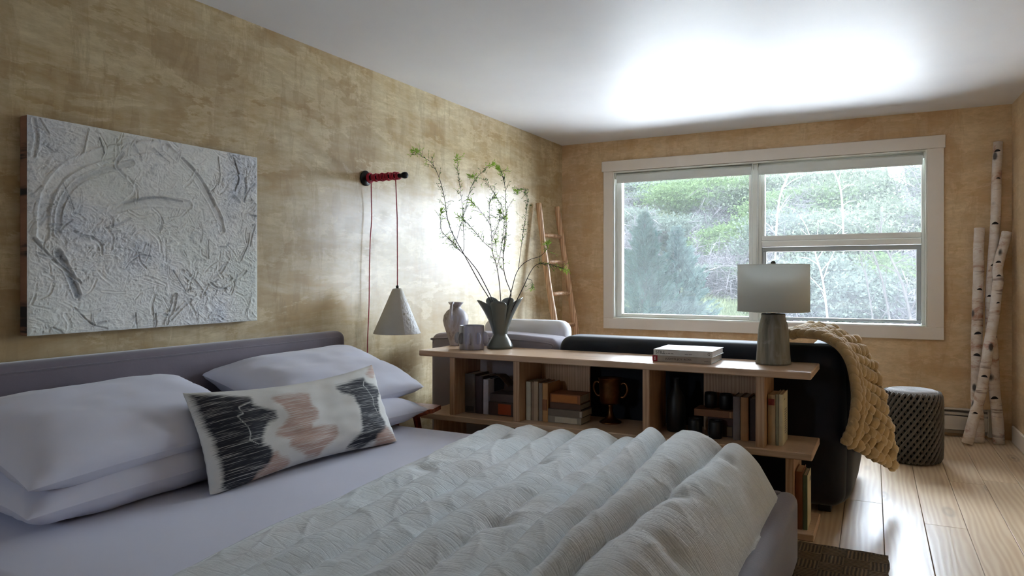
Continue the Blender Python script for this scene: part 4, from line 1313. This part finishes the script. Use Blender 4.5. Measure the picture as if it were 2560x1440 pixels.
for k in range(9):
    a = 2 * PI * k / 9 + .18
    M = Matrix.Rotation(a, 4, 'Z') @ Matrix.Translation((.080, 0, .066)) @ Matrix.Rotation(D2(-4), 4, 'Y')
    mb = MB()
    nseg = 22
    vs = []
    for yy, sc in ((-.0055, .86), (-.004, 1.0), (.004, 1.0), (.0055, .86)):
        for s_ in range(nseg):
            b_ = 2 * PI * s_ / nseg
            vs.append((.026 * .86 * sc * math.cos(b_), yy, .034 * sc * math.sin(b_)))
    fs = [(i * nseg + j, (i + 1) * nseg + j, (i + 1) * nseg + (j + 1) % nseg, i * nseg + (j + 1) % nseg) for i in range(3) for j in range(nseg)]
    fs += [tuple(range(nseg)), tuple(range(4 * nseg - 1, 3 * nseg - 1, -1))]
    obj('knob', mb.add(vs, fs, M), M_DRIP, pot, True, local=True)

# pitcher
t = NT('weathered_blue_white_glaze')
nn = t.noise(t.coord((10, 10, 6)), 1.0, 6, .65, .6)
col = t.ramp(nn, (.32, srgb(104, 88, 78)), (.45, srgb(176, 164, 158)), (.6, srgb(196, 194, 206)), (.75, srgb(120, 128, 176)))
t.p(Base_Color=col, Roughness=.45, Normal=t.bump(nn, .15, .004))
pc = thing('pitcher', 'weathered blue white stoneware pitcher with a strap handle behind the pot', 'pitcher', (-2.375, 3.752, ZT))
obj('body', MB().lathe([(.034, 0), (.037, .004), (.040, .02), (.056, .07), (.074, .125), (.079, .155), (.074, .185), (.055, .212), (.034, .226), (.029, .234), (.034, .246), (.046, .262), (.047, .266), (.042, .264), (.026, .238), (.02, .2), (0, .15)], 48), t.m, pc, True, local=True)
hd = MB()
H_ = spline([(.045, 0, .262), (.062, 0, .262), (.078, 0, .248), (.088, 0, .215), (.088, 0, .18), (.078, 0, .158)], 18)
hd.tube([Vector((p.x * math.cos(-1.35) , p.x * math.sin(-1.35), p.z)) for p in H_], .0085, 10)
obj('handle', hd, t.m, pc, True, local=True)

# table lamp
lp = thing('table_lamp', 'stoneware table lamp with white drum shade at the console end', 'lamp', (-.513, 3.682, ZT))
t = NT('olive_grey_streaked_stoneware')
nn = t.noise(t.coord((30, 30, 2.2)), 1.0, 5, .6, .2)
n5 = t.noise(t.coord(), 18, 4)
col = t.ramp(nn, (.30, srgb(96, 92, 80)), (.5, srgb(136, 132, 118)), (.66, srgb(158, 156, 150)))
col = t.mix(t.ramp(n5, (.6, 0.0), (.75, .5)), col, srgb(176, 176, 172))
t.p(Base_Color=col, Roughness=.42, Normal=t.bump(nn, .25, .004))
def facet(r, z, a, i):
    k = min(1, max(0, (z - .02) / .05)) * (1 - min(1, max(0, (z - .185) / .03)))
    return r * (1 + .012 * k * math.cos(a * 14)), z
obj('base', MB().lathe([(.079, 0), (.0825, .003), (.083, .008), (.080, .014), (.077, .05), (.073, .11), (.069, .165), (.066, .19), (.060, .212), (.0555, .228), (.056, .238), (.055, .243), (.02, .244)], 84, (0, 0, 0), facet), t.m, lp, True, local=True)
obj('stem', MB().lathe([(.0115, .242), (.0115, .262), (.006, .264), (.006, .47), (.004, .475)], 16), M_BRASS, lp, True, local=True)
SZ0, SZ1, SR = .256, .480, .166
obj('lamp_shade', MB().lathe([(SR, SZ0), (SR, SZ1), (SR - .002, SZ1), (SR - .002, SZ0), (SR, SZ0)], 72), M_LAMPSHADE, lp, True, local=True)
for nm, z in (('rim', SZ0), ('rim', SZ1)):
    obj(nm, MB().tube([(SR * math.cos(2 * PI * k / 64), SR * math.sin(2 * PI * k / 64), z) for k in range(65)], .0022, 6, False), M_LAMPSHADE, lp, True, local=True)
hp = MB()
for k in range(3):
    a = 2 * PI * k / 3
    hp.tube([(0, 0, SZ1 - .012), (SR * .99 * math.cos(a), SR * .99 * math.sin(a), SZ1 - .004)], .0018, 6)
obj('harp', hp, M_BRASS, lp, True, local=True)
obj('finial', MB().lathe([(.005, SZ1 - .012), (.005, SZ1), (.011, SZ1 + .003), (.0125, SZ1 + .010), (.008, SZ1 + .017), (0, SZ1 + .019)], 20), M_BRASS, lp, True, local=True)

# ------------------------------------------------------------------ willow branches
M_WLEAF = leafmat('backlit_willow_leaves', (.16, .30, .04), (.42, .62, .10), .6)  # backlight on the tip leaves put into a brighter yellow green
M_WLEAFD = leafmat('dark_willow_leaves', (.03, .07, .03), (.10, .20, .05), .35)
def Z4(*pts): return [(1000 + x / 3.43, 360 + y / 3.43) for x, y in pts]
BR = [
 ('tall willow branch arching farthest left out of the vase', 3.66, [Z4((785, 1400), (680, 1180), (560, 960), (500, 860), (430, 730), (390, 600), (365, 450), (320, 280), (260, 160), (180, 100), (130, 55))],
   [(.45, 1)]),
 ('willow branch second from left with two upright shoots', 3.80, [Z4((805, 1400), (690, 1130), (610, 1010), (540, 930), (470, 850), (365, 745), (350, 640), (345, 570)),
   Z4((550, 930), (565, 880), (565, 700), (570, 560), (560, 400), (545, 250), (535, 120)),
   Z4((500, 850), (530, 720), (560, 580), (590, 400), (620, 290), (700, 190), (740, 160)), Z4((520, 925), (470, 880), (440, 810))], []),
 ('willow branch rising from the middle of the vase', 3.72, [Z4((868, 1400), (855, 1200), (830, 1050), (790, 930), (775, 800), (760, 700), (690, 590), (600, 490)),
   Z4((775, 905), (700, 840), (640, 770), (560, 680), (500, 630)), Z4((785, 840), (820, 760), (865, 650), (872, 590)), Z4((765, 700), (760, 600), (770, 490), (800, 450)),
   Z4((835, 1060), (855, 980), (880, 800), (890, 650), (870, 530), (800, 400), (740, 310), (650, 290))], []),
 ('willow branch with dense upright shoots right of the vase middle', 3.76, [Z4((940, 1400), (950, 1290), (910, 1170), (893, 1080), (890, 980), (905, 850), (920, 700), (915, 560), (905, 420), (880, 290), (845, 230), (820, 200)),
   Z4((890, 1090), (850, 1040), (800, 870), (787, 830)), Z4((895, 970), (920, 800), (925, 640))], []),
 ('willow branch curving right towards the ladder', 3.80, [Z4((935, 1400), (960, 1260), (1000, 1120), (1050, 1040), (1120, 990), (1200, 960), (1245, 900), (1250, 850)),
   Z4((1022, 1075), (1040, 930), (1065, 760), (1100, 600), (1120, 470), (1110, 400), (1055, 410))], []),
 ('lowest willow branch drooping to the right over the ladder', 3.70, [Z4((1005, 1410), (1060, 1230), (1120, 1100), (1170, 1035), (1250, 1028), (1330, 1050), (1420, 1085)),
   Z4((1085, 1150), (1130, 1170), (1150, 1240))], []),
]
for bi, (lb, Yb, lines, _) in enumerate(BR):
    g = np.random.default_rng(300 + bi)
    base = at(*lines[0][0], Yb)
    T = thing('willow_branch', lb, 'branch', tuple(base), 0, 'willow branches in the ruffled vase')
    mb = MB()
    LV, LQ, LVd, LQd = [], [], [], []
    nL = nD = 0
    ALLS = []
    for li, ln_ in enumerate(lines):
        n_ = 12 * len(ln_)
        P = [at(px, py, Yb) for px, py in ln_]
        ph = g.uniform(0, 6)
        am = .05 if li else .03
        if li == 0:
            k_ = (P[0] - Vector((vx, vy, P[0].z)))
            P[0] = Vector((vx, vy, 0)) + k_ * .75 + Vector((0, 0, P[0].z))
            P.insert(0, Vector((vx + k_.x * .12, vy + k_.y * .1, ZT + .10)))
        L = len(P)
        for k, p in enumerate(P):
            if li == 0 and k < 2: continue                       # real depth: shoots lean towards and away from the wall
            p.y += am * math.sin(ph + k * .55) * (k / L) - (am * math.sin(ph) * (1 if li else 0))
        if li and ALLS:                                 # shoots grow out of the stem they belong to
            near = min(ALLS, key=lambda s_: (s_ - P[0]).length)
            dl = near - P[0]
            for k in range(L): P[k] = P[k] + dl * (1 - k / L)
        S = spline(P, n_)
        ALLS += list(S)
        r0 = .0034 if li == 0 else .0019
        mb.tube(S, [r0 * (1 - .72 * k / n_) for k in range(n_)], 6)
        start = .38 if li == 0 else .22
        if bi == 5: start = .55
        if bi == 4 and li == 0: start = .82
        if bi == 1 and li == 0: start = .55
        cen, dr, tip = [], [], []
        for k in range(int(start * n_), n_):
            frac = k / n_
            tang = (S[min(k + 1, n_ - 1)] - S[k - 1]).normalized()
            tuft = 5 if frac > .93 else (2 if mnoise.noise(Vector((k * .23, bi * 3.3, li))) > -.05 else 1)
            for _ in range(tuft):
                if frac <= .93 and g.uniform() < .25: continue
                d = (tang * g.uniform(.3, .9) + Vector(g.normal(size=3)) * .55).normalized()
                l_ = g.uniform(.012, .026) * (1.3 if frac > .93 else 1.0)
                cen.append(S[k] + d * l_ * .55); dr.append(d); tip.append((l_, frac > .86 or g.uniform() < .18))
        # fine side twigs with their own leaves
        k = int((start + .04) * n_)
        while k < n_ - 2:
            tang = (S[k + 1] - S[k - 1]).normalized()
            d = (tang * .7 + Vector(g.normal(size=3)) * .6).normalized()
            l_ = g.uniform(.025, .075)
            mid = S[k] + d * l_ * .55 + Vector((0, 0, .006))
            e = S[k] + d * l_ + Vector((0, 0, .004))
            mb.tube([S[k], mid, e], [r0 * .35, r0 * .28, r0 * .15], 4)
            for q_ in range(int(3 + l_ * 70)):
                f = .25 + .75 * q_ / (2 + l_ * 70)
                p = S[k].lerp(e, f)
                dd = (d * .8 + Vector(g.normal(size=3)) * .6).normalized()
                l2 = g.uniform(.010, .022)
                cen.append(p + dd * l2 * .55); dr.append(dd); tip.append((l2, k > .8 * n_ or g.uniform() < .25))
            k += int(g.integers(2, 7))
        if cen:
            cen, dr = np.array([tuple(c) for c in cen]), np.array([tuple(c) for c in dr])
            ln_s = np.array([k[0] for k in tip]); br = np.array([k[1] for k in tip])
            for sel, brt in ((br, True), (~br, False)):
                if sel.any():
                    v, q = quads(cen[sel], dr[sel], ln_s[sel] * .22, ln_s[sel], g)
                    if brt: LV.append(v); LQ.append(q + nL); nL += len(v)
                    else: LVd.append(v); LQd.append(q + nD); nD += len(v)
    obj('stem', mb, M_STEM, T, True)
    if LV: fast('backlit_leaves', np.concatenate(LV), np.concatenate(LQ), M_WLEAF, T, kind='stuff')
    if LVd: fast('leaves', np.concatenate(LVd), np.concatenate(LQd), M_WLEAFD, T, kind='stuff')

# ------------------------------------------------------------------ pendant on its wall peg
HY, HZ = 3.342, 1.745
pn = thing('pendant_lamp', 'cone pendant lamp on red cord wound round a black wall peg', 'lamp', (XL, HY, HZ))
MX = Matrix.Translation((XL, HY, HZ)) @ Matrix.Rotation(PI / 2, 4, 'Y')
peg = obj('wall_peg', MB().lathe([(.021, .02), (.014, .03), (.013, .05), (.0125, .262), (.012, .268), (.017, .276), (.0195, .288), (.018, .300), (.012, .306), (0, .307)], 28, (0, 0, 0), None, MX), M_BLACKMETAL, pn, True)
obj('wall_plate', MB().lathe([(.043, .001), (.045, .004), (.045, .011), (.040, .016), (.024, .019), (0, .02)], 40, (0, 0, 0), None, MX), M_BLACKMETAL, pn, True)
wd_ = MB()
g = random.Random(3)
pts = []
turns = 27
for k in range(turns * 14 + 1):
    a = 2 * PI * k / 14
    f_ = k / (turns * 14)
    lay = .0165 + .0055 * (1 + math.sin(f_ * 31)) * .5 + (.006 if f_ < .10 else 0)
    x = .028 + .225 * f_ + .004 * math.sin(a * .37)
    pts.append((XL + x, HY + lay * math.cos(a), HZ + lay * math.sin(a)))
wd_.tube(pts, .0042, 6)
obj('cord_winding', wd_, M_RED, pn, True)
cx_ = XL + .237
SHT, SHB = 1.097, .842
obj('cord', MB().tube([(cx_, HY - .018, HZ), (cx_, HY - .016, HZ - .02), (cx_ + .001, HY - .003, 1.5), (cx_, HY, 1.3), (cx_, HY, SHT - .01)], .0029, 8), M_RED, pn, True)
P = [at(925, 452, HY), at(930, 500, HY), at(931, 545, HY), at(926, 600, HY), at(923, 680, HY), at(922, 760, HY), at(917, 850, HY), at(915, 905, HY)]
P = [Vector((XL + .026 + (.006 if i else .015), HY + (p.x - XL - .03) * .9, p.z)) for i, p in enumerate(P)]
P.append(Vector((XL + .03, HY - .05, .55)))
P.append(Vector((XL + .03, HY - .08, .10)))
obj('cord', MB().tube(spline(P, 60), .0029, 8), M_RED, pn, True)
def tri(r, z, a, i):
    # rounded cone with one flattened facet
    w_ = math.cos(a - .9)
    fl = 1 - .05 * max(0, w_) ** 6 * min(1, (SHT - z) * 6)
    return r * fl, z
prof = [(.135, SHB), (.137, SHB + .002), (.030, SHT - .006), (.026, SHT), (.018, SHT + .003), (.016, SHT - .002), (.024, SHT - .010), (.131, SHB + .003), (.135, SHB)]
sh = obj('lamp_shade', MB().lathe([(r, z) for r, z in prof], 60, (cx_, HY, 0), tri), M_PULP, pn, True)
fm = MB()
def fac(u, v):
    a = -.62 + 1.15 * u
    z = SHB + .002 + (SHT - SHB - .012) * v
    r = .137 + (.030 - .137) * v + .0012 + .0022 * mnoise.noise(Vector((u * 9, v * 14, 0))) * min(1, 6 * min(u, 1 - u) + .2)
    w_ = math.cos(a - .9)
    r *= 1 - .05 * max(0, w_) ** 6 * min(1, (SHT - z) * 6)
    return (cx_ + r * math.cos(a), HY + r * math.sin(a), z)
obj('shade_facet', fm.grid(40, 46, fac), M_PULPF, pn, True)
obj('shade_cap', MB().lathe([(.0085, SHT - .004), (.0085, SHT + .016), (.004, SHT + .02), (0, SHT + .02)], 16, (cx_, HY, 0)), M_BRASS, pn, True)

# ------------------------------------------------------------------ sofas
sf = thing('navy_sofa', 'black navy velvet sofa with its back to the console', 'sofa', (-.95, 4.3, 0))
def belly(p):
    k = math.sin(min(1, max(0, p.z / .80)) * PI)
    if p.x > -.4: p.x += .050 * k * min(1, (p.x + .4) / .2) * min(1, max(0, (p.y - 3.80) / .45))
    return p
obj('back', MB().rbox(-1.735, -.205, 3.83, 4.10, .03, .822, .075, 22, belly), M_NAVY, sf, True)
obj('arm', MB().rbox(-.42, -.185, 3.86, 4.82, .03, .815, .085, 18, belly), M_NAVY, sf, True)
obj('base', MB().rbox(-1.73, -.25, 3.95, 4.80, .04, .30, .04, 12), M_NAVY, sf, True)
for x0, x1 in ((-1.72, -1.08), (-1.07, -.43)):
    obj('seat_cushion', MB().rbox(x0, x1, 4.09, 4.83, .30, .45, .05, 12), M_NAVY, sf, True)
for x in (-1.6, -.30):
    for y in (3.92, 4.7):
        obj('foot', MB().box(x - .03, x + .03, y - .03, y + .03, .0, .05, .003), M_BLACK, sf)
g2 = thing('grey_sofa', 'lilac grey linen sofa section with piped back, left of the navy sofa', 'sofa', (-2.18, 4.3, 0))
obj('back', MB().rbox(-2.635, -1.745, 3.845, 4.09, .03, .80, .05, 16, lambda p: Vector((p.x, p.y, p.z + (.02 * math.cos((p.x + 2.19) / .445 * PI / 2) if p.z > .7 else 0)))), M_GREYSOFA, g2, True)
pp = [(-2.612, 3.853, .74), (-2.605, 3.85, .758), (-2.59, 3.848, .772), (-2.19, 3.846, .790), (-1.80, 3.848, .774), (-1.775, 3.853, .74)]
obj('piping', MB().tube(spline(pp, 60), .005, 8), M_GREYSOFA, g2, True)
obj('base', MB().rbox(-2.63, -1.75, 4.0, 4.95, .03, .30, .04, 10), M_GREYSOFA, g2, True)
obj('seat_cushion', MB().rbox(-2.62, -1.76, 4.09, 4.96, .30, .45, .05, 12), M_GREYSOFA, g2, True)
obj('white_cushion', MB().rbox(-2.42, -1.815, 4.13, 4.30, .45, .888, .07, 16), M_WHITEC, None, True, loc=(-2.1, 4.2, .45),
    label='plump white cushion standing on the grey sofa behind the vase', cat='cushion')

# ------------------------------------------------------------------ chunky knitted throw
tw = thing('knitted_throw', 'chunky camel knitted throw hanging over the end of the navy sofa', 'throw', (-.25, 4.05, .6))
NEAR = [(-.50, 3.84, .856), (-.45, 3.83, .862), (-.40, 3.825, .866), (-.315, 3.82, .860), (-.245, 3.815, .822), (-.200, 3.81, .755), (-.180, 3.805, .66), (-.176, 3.80, .575), (-.190, 3.80, .47), (-.215, 3.80, .385)]
FARP = [(1962, 842), (2000, 828), (2045, 820), (2098, 836), (2148, 868), (2186, 935), (2206, 1010), (2222, 1085), (2228, 1130), (2226, 1165)]
FAR = [at(px, py, 4.28) for px, py in FARP]
FAR = [(p.x, 4.28, p.z) for p in FAR]
NS = spline(NEAR, 120); FS = spline(FAR, 120)
def tsurf(u, v):
    v = max(0, min(1, v))
    i = min(118, int(v * 119))
    f = v * 119 - i
    a = NS[i].lerp(NS[i + 1], f); b = FS[i].lerp(FS[i + 1], f)
    return a.lerp(b, u)
def tnorm(u, v):
    e = .01
    du = tsurf(min(1, u + e), v) - tsurf(max(0, u - e), v)
    dv_ = tsurf(u, min(1, v + e)) - tsurf(u, max(0, v - e))
    n_ = dv_.cross(du)
    return (n_.normalized() if n_.length > 0 else Vector((0, 0, 1))), du.normalized(), dv_.normalized()
n0 = tnorm(.5, .3)[0]
SGN = 1 if n0.z > 0 else -1
def lobe(mb, c, ax, nrm, L, W, H):
    ax = ax.normalized()
    nrm = (nrm - ax * nrm.dot(ax)).normalized()
    sd = nrm.cross(ax)
    nu_, nv_ = 9, 10
    vs, fs = [], []
    for i in range(nu_):
        t_ = i / (nu_ - 1)
        s_ = -1 + 2 * t_
        w_ = max(.02, (1 - abs(s_) ** 2.2)) ** .7
        for k in range(nv_):
            a = 2 * PI * k / nv_
            gro = 1 + .07 * math.cos(a * 5 + s_ * 3)
            vs.append(c + ax * (s_ * L) + sd * (math.cos(a) * W * w_ * gro + .18 * W * math.sin(s_ * 2.2)) + nrm * (math.sin(a) * H * w_ * gro))
    for i in range(nu_ - 1):
        for k in range(nv_):
            fs.append((i * nv_ + k, i * nv_ + (k + 1) % nv_, (i + 1) * nv_ + (k + 1) % nv_, (i + 1) * nv_ + k))
    fs += [tuple(range(nv_ - 1, -1, -1)), tuple((nu_ - 1) * nv_ + k for k in range(nv_))]
    mb.add(vs, fs)
g = random.Random(8)
fld = MB()
ROWS, COLS = 18, 6
for r in range(ROWS):
    v = .015 + .965 * r / (ROWS - 1)
    for c in range(COLS):
        u = .17 + .80 * (c + (.5 if r % 2 else 0)) / (COLS - .5)
        n_, du, dv_ = tnorm(u, v)
        n_ = n_ * SGN
        p = tsurf(u, v) + n_ * (.014 + g.uniform(-.004, .006)) + du * g.uniform(-.006, .006)
        ang = (.62 if r % 2 else -.62) + g.uniform(-.2, .2)
        ax = du * math.cos(ang) + dv_ * math.sin(ang)
        lobe(fld, p, ax, n_, g.uniform(.042, .052), g.uniform(.025, .030), g.uniform(.024, .031))
obj('knit_stitches', fld, M_KNIT, tw, True, kind='stuff')
brd = MB()
NB = 22
for r in range(NB):
    v = .01 + .97 * r / (NB - 1)
    for s_ in (-1, 1):
        u = .065 + s_ * .05
        n_, du, dv_ = tnorm(u, v)
        n_ = n_ * SGN
        p = tsurf(u, v) + n_ * (.020 + g.uniform(-.002, .003))
        ax = dv_ - du * (.55 * s_)
        lobe(brd, p, ax, n_, .046, .023, .024)
obj('braided_edge', brd, M_KNIT, tw, True, kind='stuff')
hem = MB()
for c in range(9):
    u = .02 + .98 * c / 8
    n_, du, dv_ = tnorm(u, .985)
    p = tsurf(u, 1.0) + n_ * SGN * .012
    lobe(hem, p, du + dv_ * g.uniform(-.5, .5), n_ * SGN, .034, .023, .022)
for r in range(30):
    v = .02 + .97 * r / 29
    n_, du, dv_ = tnorm(.985, v)
    lobe(hem, tsurf(1.0, v) + n_ * SGN * .008, dv_ + du * (.6 if r % 2 else -.6), n_ * SGN, .03, .019, .018)
obj('hem', hem, M_KNIT, tw, True, kind='stuff')
back = MB().grid(14, 60, lambda u, v: tsurf(.02 + .96 * u, v) + tnorm(.02 + .96 * u, v)[0] * SGN * -.006)
o = obj('knit_backing', back, M_KNIT, tw, True)
o.modifiers.new('thickness', 'SOLIDIFY').thickness = .01

# ------------------------------------------------------------------ pouf
pf = thing('rope_pouf', 'round dark grey pouf wound with criss cross rope by the sofa end', 'pouf', (.108, 5.235, 0))
PR, PH = .158, .452
obj('body', MB().lathe([(.135, .004), (.150, .02), (PR - .008, .07), (PR - .004, .22), (PR - .008, .38), (.142, .43), (.12, .443), (0, .444)], 48), plain('dark_pouf_core', (.010, .009, .008), .95), pf, True, local=True)
def prad(z): return PR + .006 * math.sin(z / PH * PI) - (.022 * max(0, (abs(z / PH - .5) - .40) / .1) ** 2)
rope = MB()
NR_ = 30
for dirn in (1, -1):
    for k in range(NR_):
        a0 = 2 * PI * k / NR_ + (.09 if dirn < 0 else 0)
        pts = []
        for i in range(19):
            f = i / 18
            z = .012 + .428 * f
            a = a0 + dirn * 1.75 * (f - .5)
            r = prad(z) + (.006 if dirn > 0 else -.0015)
            pts.append((r * math.cos(a), r * math.sin(a), z))
        rope.tube(pts, .0086, 6)
obj('rope_winding', rope, M_POUF, pf, True, local=True, kind='stuff')
sp = MB()
pts = []
for k in range(20 * 30 + 1):
    a = 2 * PI * k / 30
    r = .005 + .143 * k / 600
    pts.append((r * math.cos(a), r * math.sin(a), .447 - .012 * max(0, (r - .12) / .03) ** 2))
sp.tube(pts, .0052, 6)
obj('rope_top', sp, M_POUFTOP, pf, True, local=True)

# ------------------------------------------------------------------ birch poles
t = NT('birch_bark')
v = t.coord()
n1_ = t.noise(t.coord((5, 5, 9), rnd=True), 1.0, 6, .7, .5)
n2_ = t.noise(t.coord((3, 3, 26), rnd=True), 1.0, 4, .6)
ring = t.n('TexVoronoi', ins={'Vector': t.coord((9, 9, 5.5), rnd=True), 'Scale': 1.0}).outputs['Distance']
col = t.ramp(n1_, (.34, srgb(160, 112, 86)), (.45, srgb(202, 186, 172)), (.60, srgb(220, 212, 204)))
col = t.mix(t.ramp(n1_, (.58, 0.0), (.66, .7)), col, srgb(172, 104, 76))
col = t.mix(t.ramp(n2_, (.33, .75), (.40, 0.0)), col, srgb(120, 98, 86))
col = t.mix(t.ramp(ring, (.13, .92), (.21, 0.0)), col, srgb(38, 32, 32))
t.p(Base_Color=col, Roughness=.7, Normal=t.bump(t.mix(.5, n1_, n2_), .4, .006))
M_BIRCH = t.m
M_BIRCHEND = plain('cut_birch_end', srgb(196, 160, 120), .8, .1, 30)
GB = 'birch poles in the corner'
def birch(label, P, r0, r1, knots):
    T = thing('birch_pole', label, 'birch pole', tuple(P[0]), 0, GB)
    S = spline(P, 40)
    S = [p + Vector((mnoise.noise(Vector((k * .18, r0 * 500, 0))), mnoise.noise(Vector((k * .18, r0 * 300, 5))), 0)) * .006 * min(1, k / 6) for k, p in enumerate(S)]
    rs = [(r0 + (r1 - r0) * k / 39) * (1 + .06 * mnoise.noise(Vector((k * .35, r0 * 900, 2)))) for k in range(40)]
    obj('trunk', MB().tube(S, rs, 16, True), M_BIRCH, T, True)
    tipd = (S[-1] - S[-2]).normalized()
    obj('cut_end', MB().tube([S[-1] - tipd * .001, S[-1] + tipd * .003], r1 * .93, 16), M_BIRCHEND, T)
    for (f, a, sz) in knots:
        k = int(f * 39)
        d = Vector((math.cos(a), math.sin(a), 0))
        mb = MB()
        side = Vector((-d.y, d.x, 0)) + Vector((0, 0, .15 * math.sin(f * 40)))
        for k2 in range(13):                               # scar wraps round the trunk
            q_ = -1 + k2 / 6
            dd = (d + side * (q_ * sz / rs[k])).normalized()
            lobe(mb, S[k] + dd * rs[k] * .985 + Vector((0, 0, -q_ * q_ * sz * .3)), side, dd, sz * .22, sz * .40 * (1 - .8 * q_ * q_) + .0012, .0035)
        obj('branch_scar', mb, plain_knot, T, True)
    return T
plain_knot = plain('black_bark_scar', (.02, .016, .015), .9, .3, 40, .4, 200)
birch('shorter straight birch pole, the left one of the three in the corner', [(.535, 6.02, .0), (.525, 6.06, .5), (.535, 6.09, 1.0), (.548, 6.13, 1.515)], .036, .033,
      [(.42, -1.6, .022), (.52, -1.5, .022), (.73, -1.3, .016), (.27, -1.4, .014)])
birch('tallest birch pole, reaching almost to the ceiling', [(.655, 6.03, .0), (.632, 6.07, .45), (.612, 6.10, .95), (.640, 6.125, 1.5), (.662, 6.145, 2.125)], .036, .030,
      [(.20, -1.8, .022), (.78, -1.7, .020), (.985, -1.8, .018), (.66, -1.4, .018), (.55, -1.9, .014), (.90, -1.3, .012)])
birch('crooked leaning birch pole crossing in front of the other two', [(.455, 5.88, .012), (.535, 5.93, .36), (.610, 5.99, .80), (.645, 6.03, 1.10), (.655, 6.05, 1.25), (.705, 6.07, 1.48)], .034, .031,
      [(.14, -1.7, .014), (.28, -1.6, .018), (.70, -1.5, .014), (.84, -1.8, .016), (.52, -1.2, .010)])

# ------------------------------------------------------------------ ladder
ld = thing('ladder', 'rustic peeled pole ladder leaning on the left wall in the corner', 'ladder', (-2.55, 5.8, 0))
def lrail(yt, yb, xtop, xbot, seed):
    P = []
    for k in range(9):
        f = k / 8
        P.append((xtop + (xbot - xtop) * (1 - f) + .010 * math.sin(seed + f * 5), yb + (yt - yb) * f + .008 * math.sin(seed * 2 + f * 6), .0 + 1.80 * f))
    S = spline(P, 40)
    return S, MB().tube(S, [.029 - .005 * k / 39 + .0015 * math.sin(k * .7 + seed) for k in range(40)], 14)
S1, m1 = lrail(5.590, 5.545, -2.700, -2.40, 1.0)
S2, m2 = lrail(5.965, 6.02, -2.700, -2.40, 2.2)
obj('rail', m1, M_POLE, ld, True)
obj('rail', m2, M_POLE, ld, True)
for py in (576, 652, 728, 803, 880, 957):
    z = at(1400, py, 5.72).z
    k = min(39, max(0, int(z / 1.80 * 39)))
    a, b = S1[k], S2[k]
    mb = MB().tube([a - (b - a) * .02, a.lerp(b, .5) + Vector((0, 0, .006)), b + (b - a) * .02], [.016, .0185, .015], 12)
    obj('rung', mb, M_POLE, ld, True)

# ------------------------------------------------------------------ baseboard heater, rug, roller shades
ht_ = thing('baseboard_heater', 'cream metal baseboard heater along the back wall under the window', 'heater', (-.8, 6.14, 0))
HX0, HX1 = -2.3, .60
obj('back_plate', MB().box(HX0, HX1, 6.185, 6.198, .02, .205, .001), M_HEATER, ht_)
obj('front_cover', MB().box(HX0, HX1, 6.128, 6.134, .055, .155, .002), M_HEATER, ht_)
obj('top_cover', MB().box(HX0, HX1, 6.135, 6.186, .197, .206, .003), M_HEATER, ht_)
obj('damper', MB().box(HX0, HX1, 6.138, 6.143, .163, .182, .001), M_HEATER, ht_)
obj('fins', MB().box(HX0 + .02, HX1 - .02, 6.145, 6.184, .05, .15, .001), M_BLACKMETAL, ht_)
obj('end_cap', MB().box(HX1, HX1 + .05, 6.124, 6.198, .018, .208, .004), M_HEATER, ht_)
obj('end_cap', MB().box(HX0 - .05, HX0, 6.124, 6.198, .018, .208, .004), M_HEATER, ht_)

t = NT('brown_basket_weave_wool')
br_ = t.n('TexChecker', ins={'Vector': t.coord(), 'Scale': 11.0}).outputs['Fac']
w1_ = t.n('TexWave', bands_direction='X', ins={'Vector': t.coord(), 'Scale': 22.0, 'Distortion': 1.2, 'Detail': 2.0}).outputs['Fac']
w2_ = t.n('TexWave', bands_direction='Y', ins={'Vector': t.coord(), 'Scale': 22.0, 'Distortion': 1.2, 'Detail': 2.0}).outputs['Fac']
hh = t.mix(br_, w1_, w2_)
t.p(Base_Color=t.ramp(t.mix(.35, hh, t.noise(t.coord(), 120, 3)), (.2, srgb(66, 52, 35)), (.8, srgb(122, 98, 68))), Roughness=.95, Normal=t.bump(hh, .9, .008))
def rugz(u, v):
    x, y = -1.9 + 1.886 * u, .2 + 3.165 * v
    return (x - .004 * math.sin(y * 40) * (u > .99), y + .003 * math.sin(x * 47) * (v > .99), .0125 + .0012 * mnoise.noise(Vector((x * 6, y * 6, 0))))
o = obj('rug', MB().grid(70, 110, rugz), t.m, None, True, loc=(-.9, 1.8, 0), label='brown basket weave wool rug under the foot of the bed', cat='rug')
o.modifiers.new('thickness', 'SOLIDIFY').thickness = .011

def shade(label, x0, x1, zb):
    T = thing('roller_shade', label, 'shade', ((x0 + x1) / 2, YB + .03, 2.085), 0, 'roller shades at the window head')
    obj('roll', MB().tube([(x0 + .012, YB + .030, 2.078), (x1 - .012, YB + .030, 2.078)], .021, 20), M_WHITE, T, True)
    obj('fabric', MB().box(x0 + .014, x1 - .014, YB + .0085, YB + .0105, zb, 2.078, 0), M_WHITE, T)
    obj('hem_bar', MB().box(x0 + .014, x1 - .014, YB + .006, YB + .013, zb - .008, zb + .006, .002), M_WHITE, T)
    for x in (x0, x1 - .008):
        obj('bracket', MB().box(x, x + .008, YB + .004, YB + .058, 2.052, 2.103, .002), M_VINYL, T)
    return T
shL = shade('white roller shade rolled up over the left pane', -2.224, -1.024, 2.020)
shR = shade('white roller shade rolled up over the right panes', -.992, .212, 2.014)
def cordloop(parent, x, zb, w):
    pts = [(x, YB + .012, 2.07), (x - w * .5, YB + .004, 1.6), (x - w, YB + .003, zb + .05), (x - w * .6, YB + .002, zb), (x, YB + .003, zb + .05), (x + w * .2, YB + .004, 1.6), (x + .004, YB + .012, 2.07)]
    obj('pull_cord', MB().tube(spline(pts, 60), .0022, 6), M_WHITE, parent, True)
cordloop(shL, -1.034, 1.02, .02)
cordloop(shR, -.985, .98, .016)
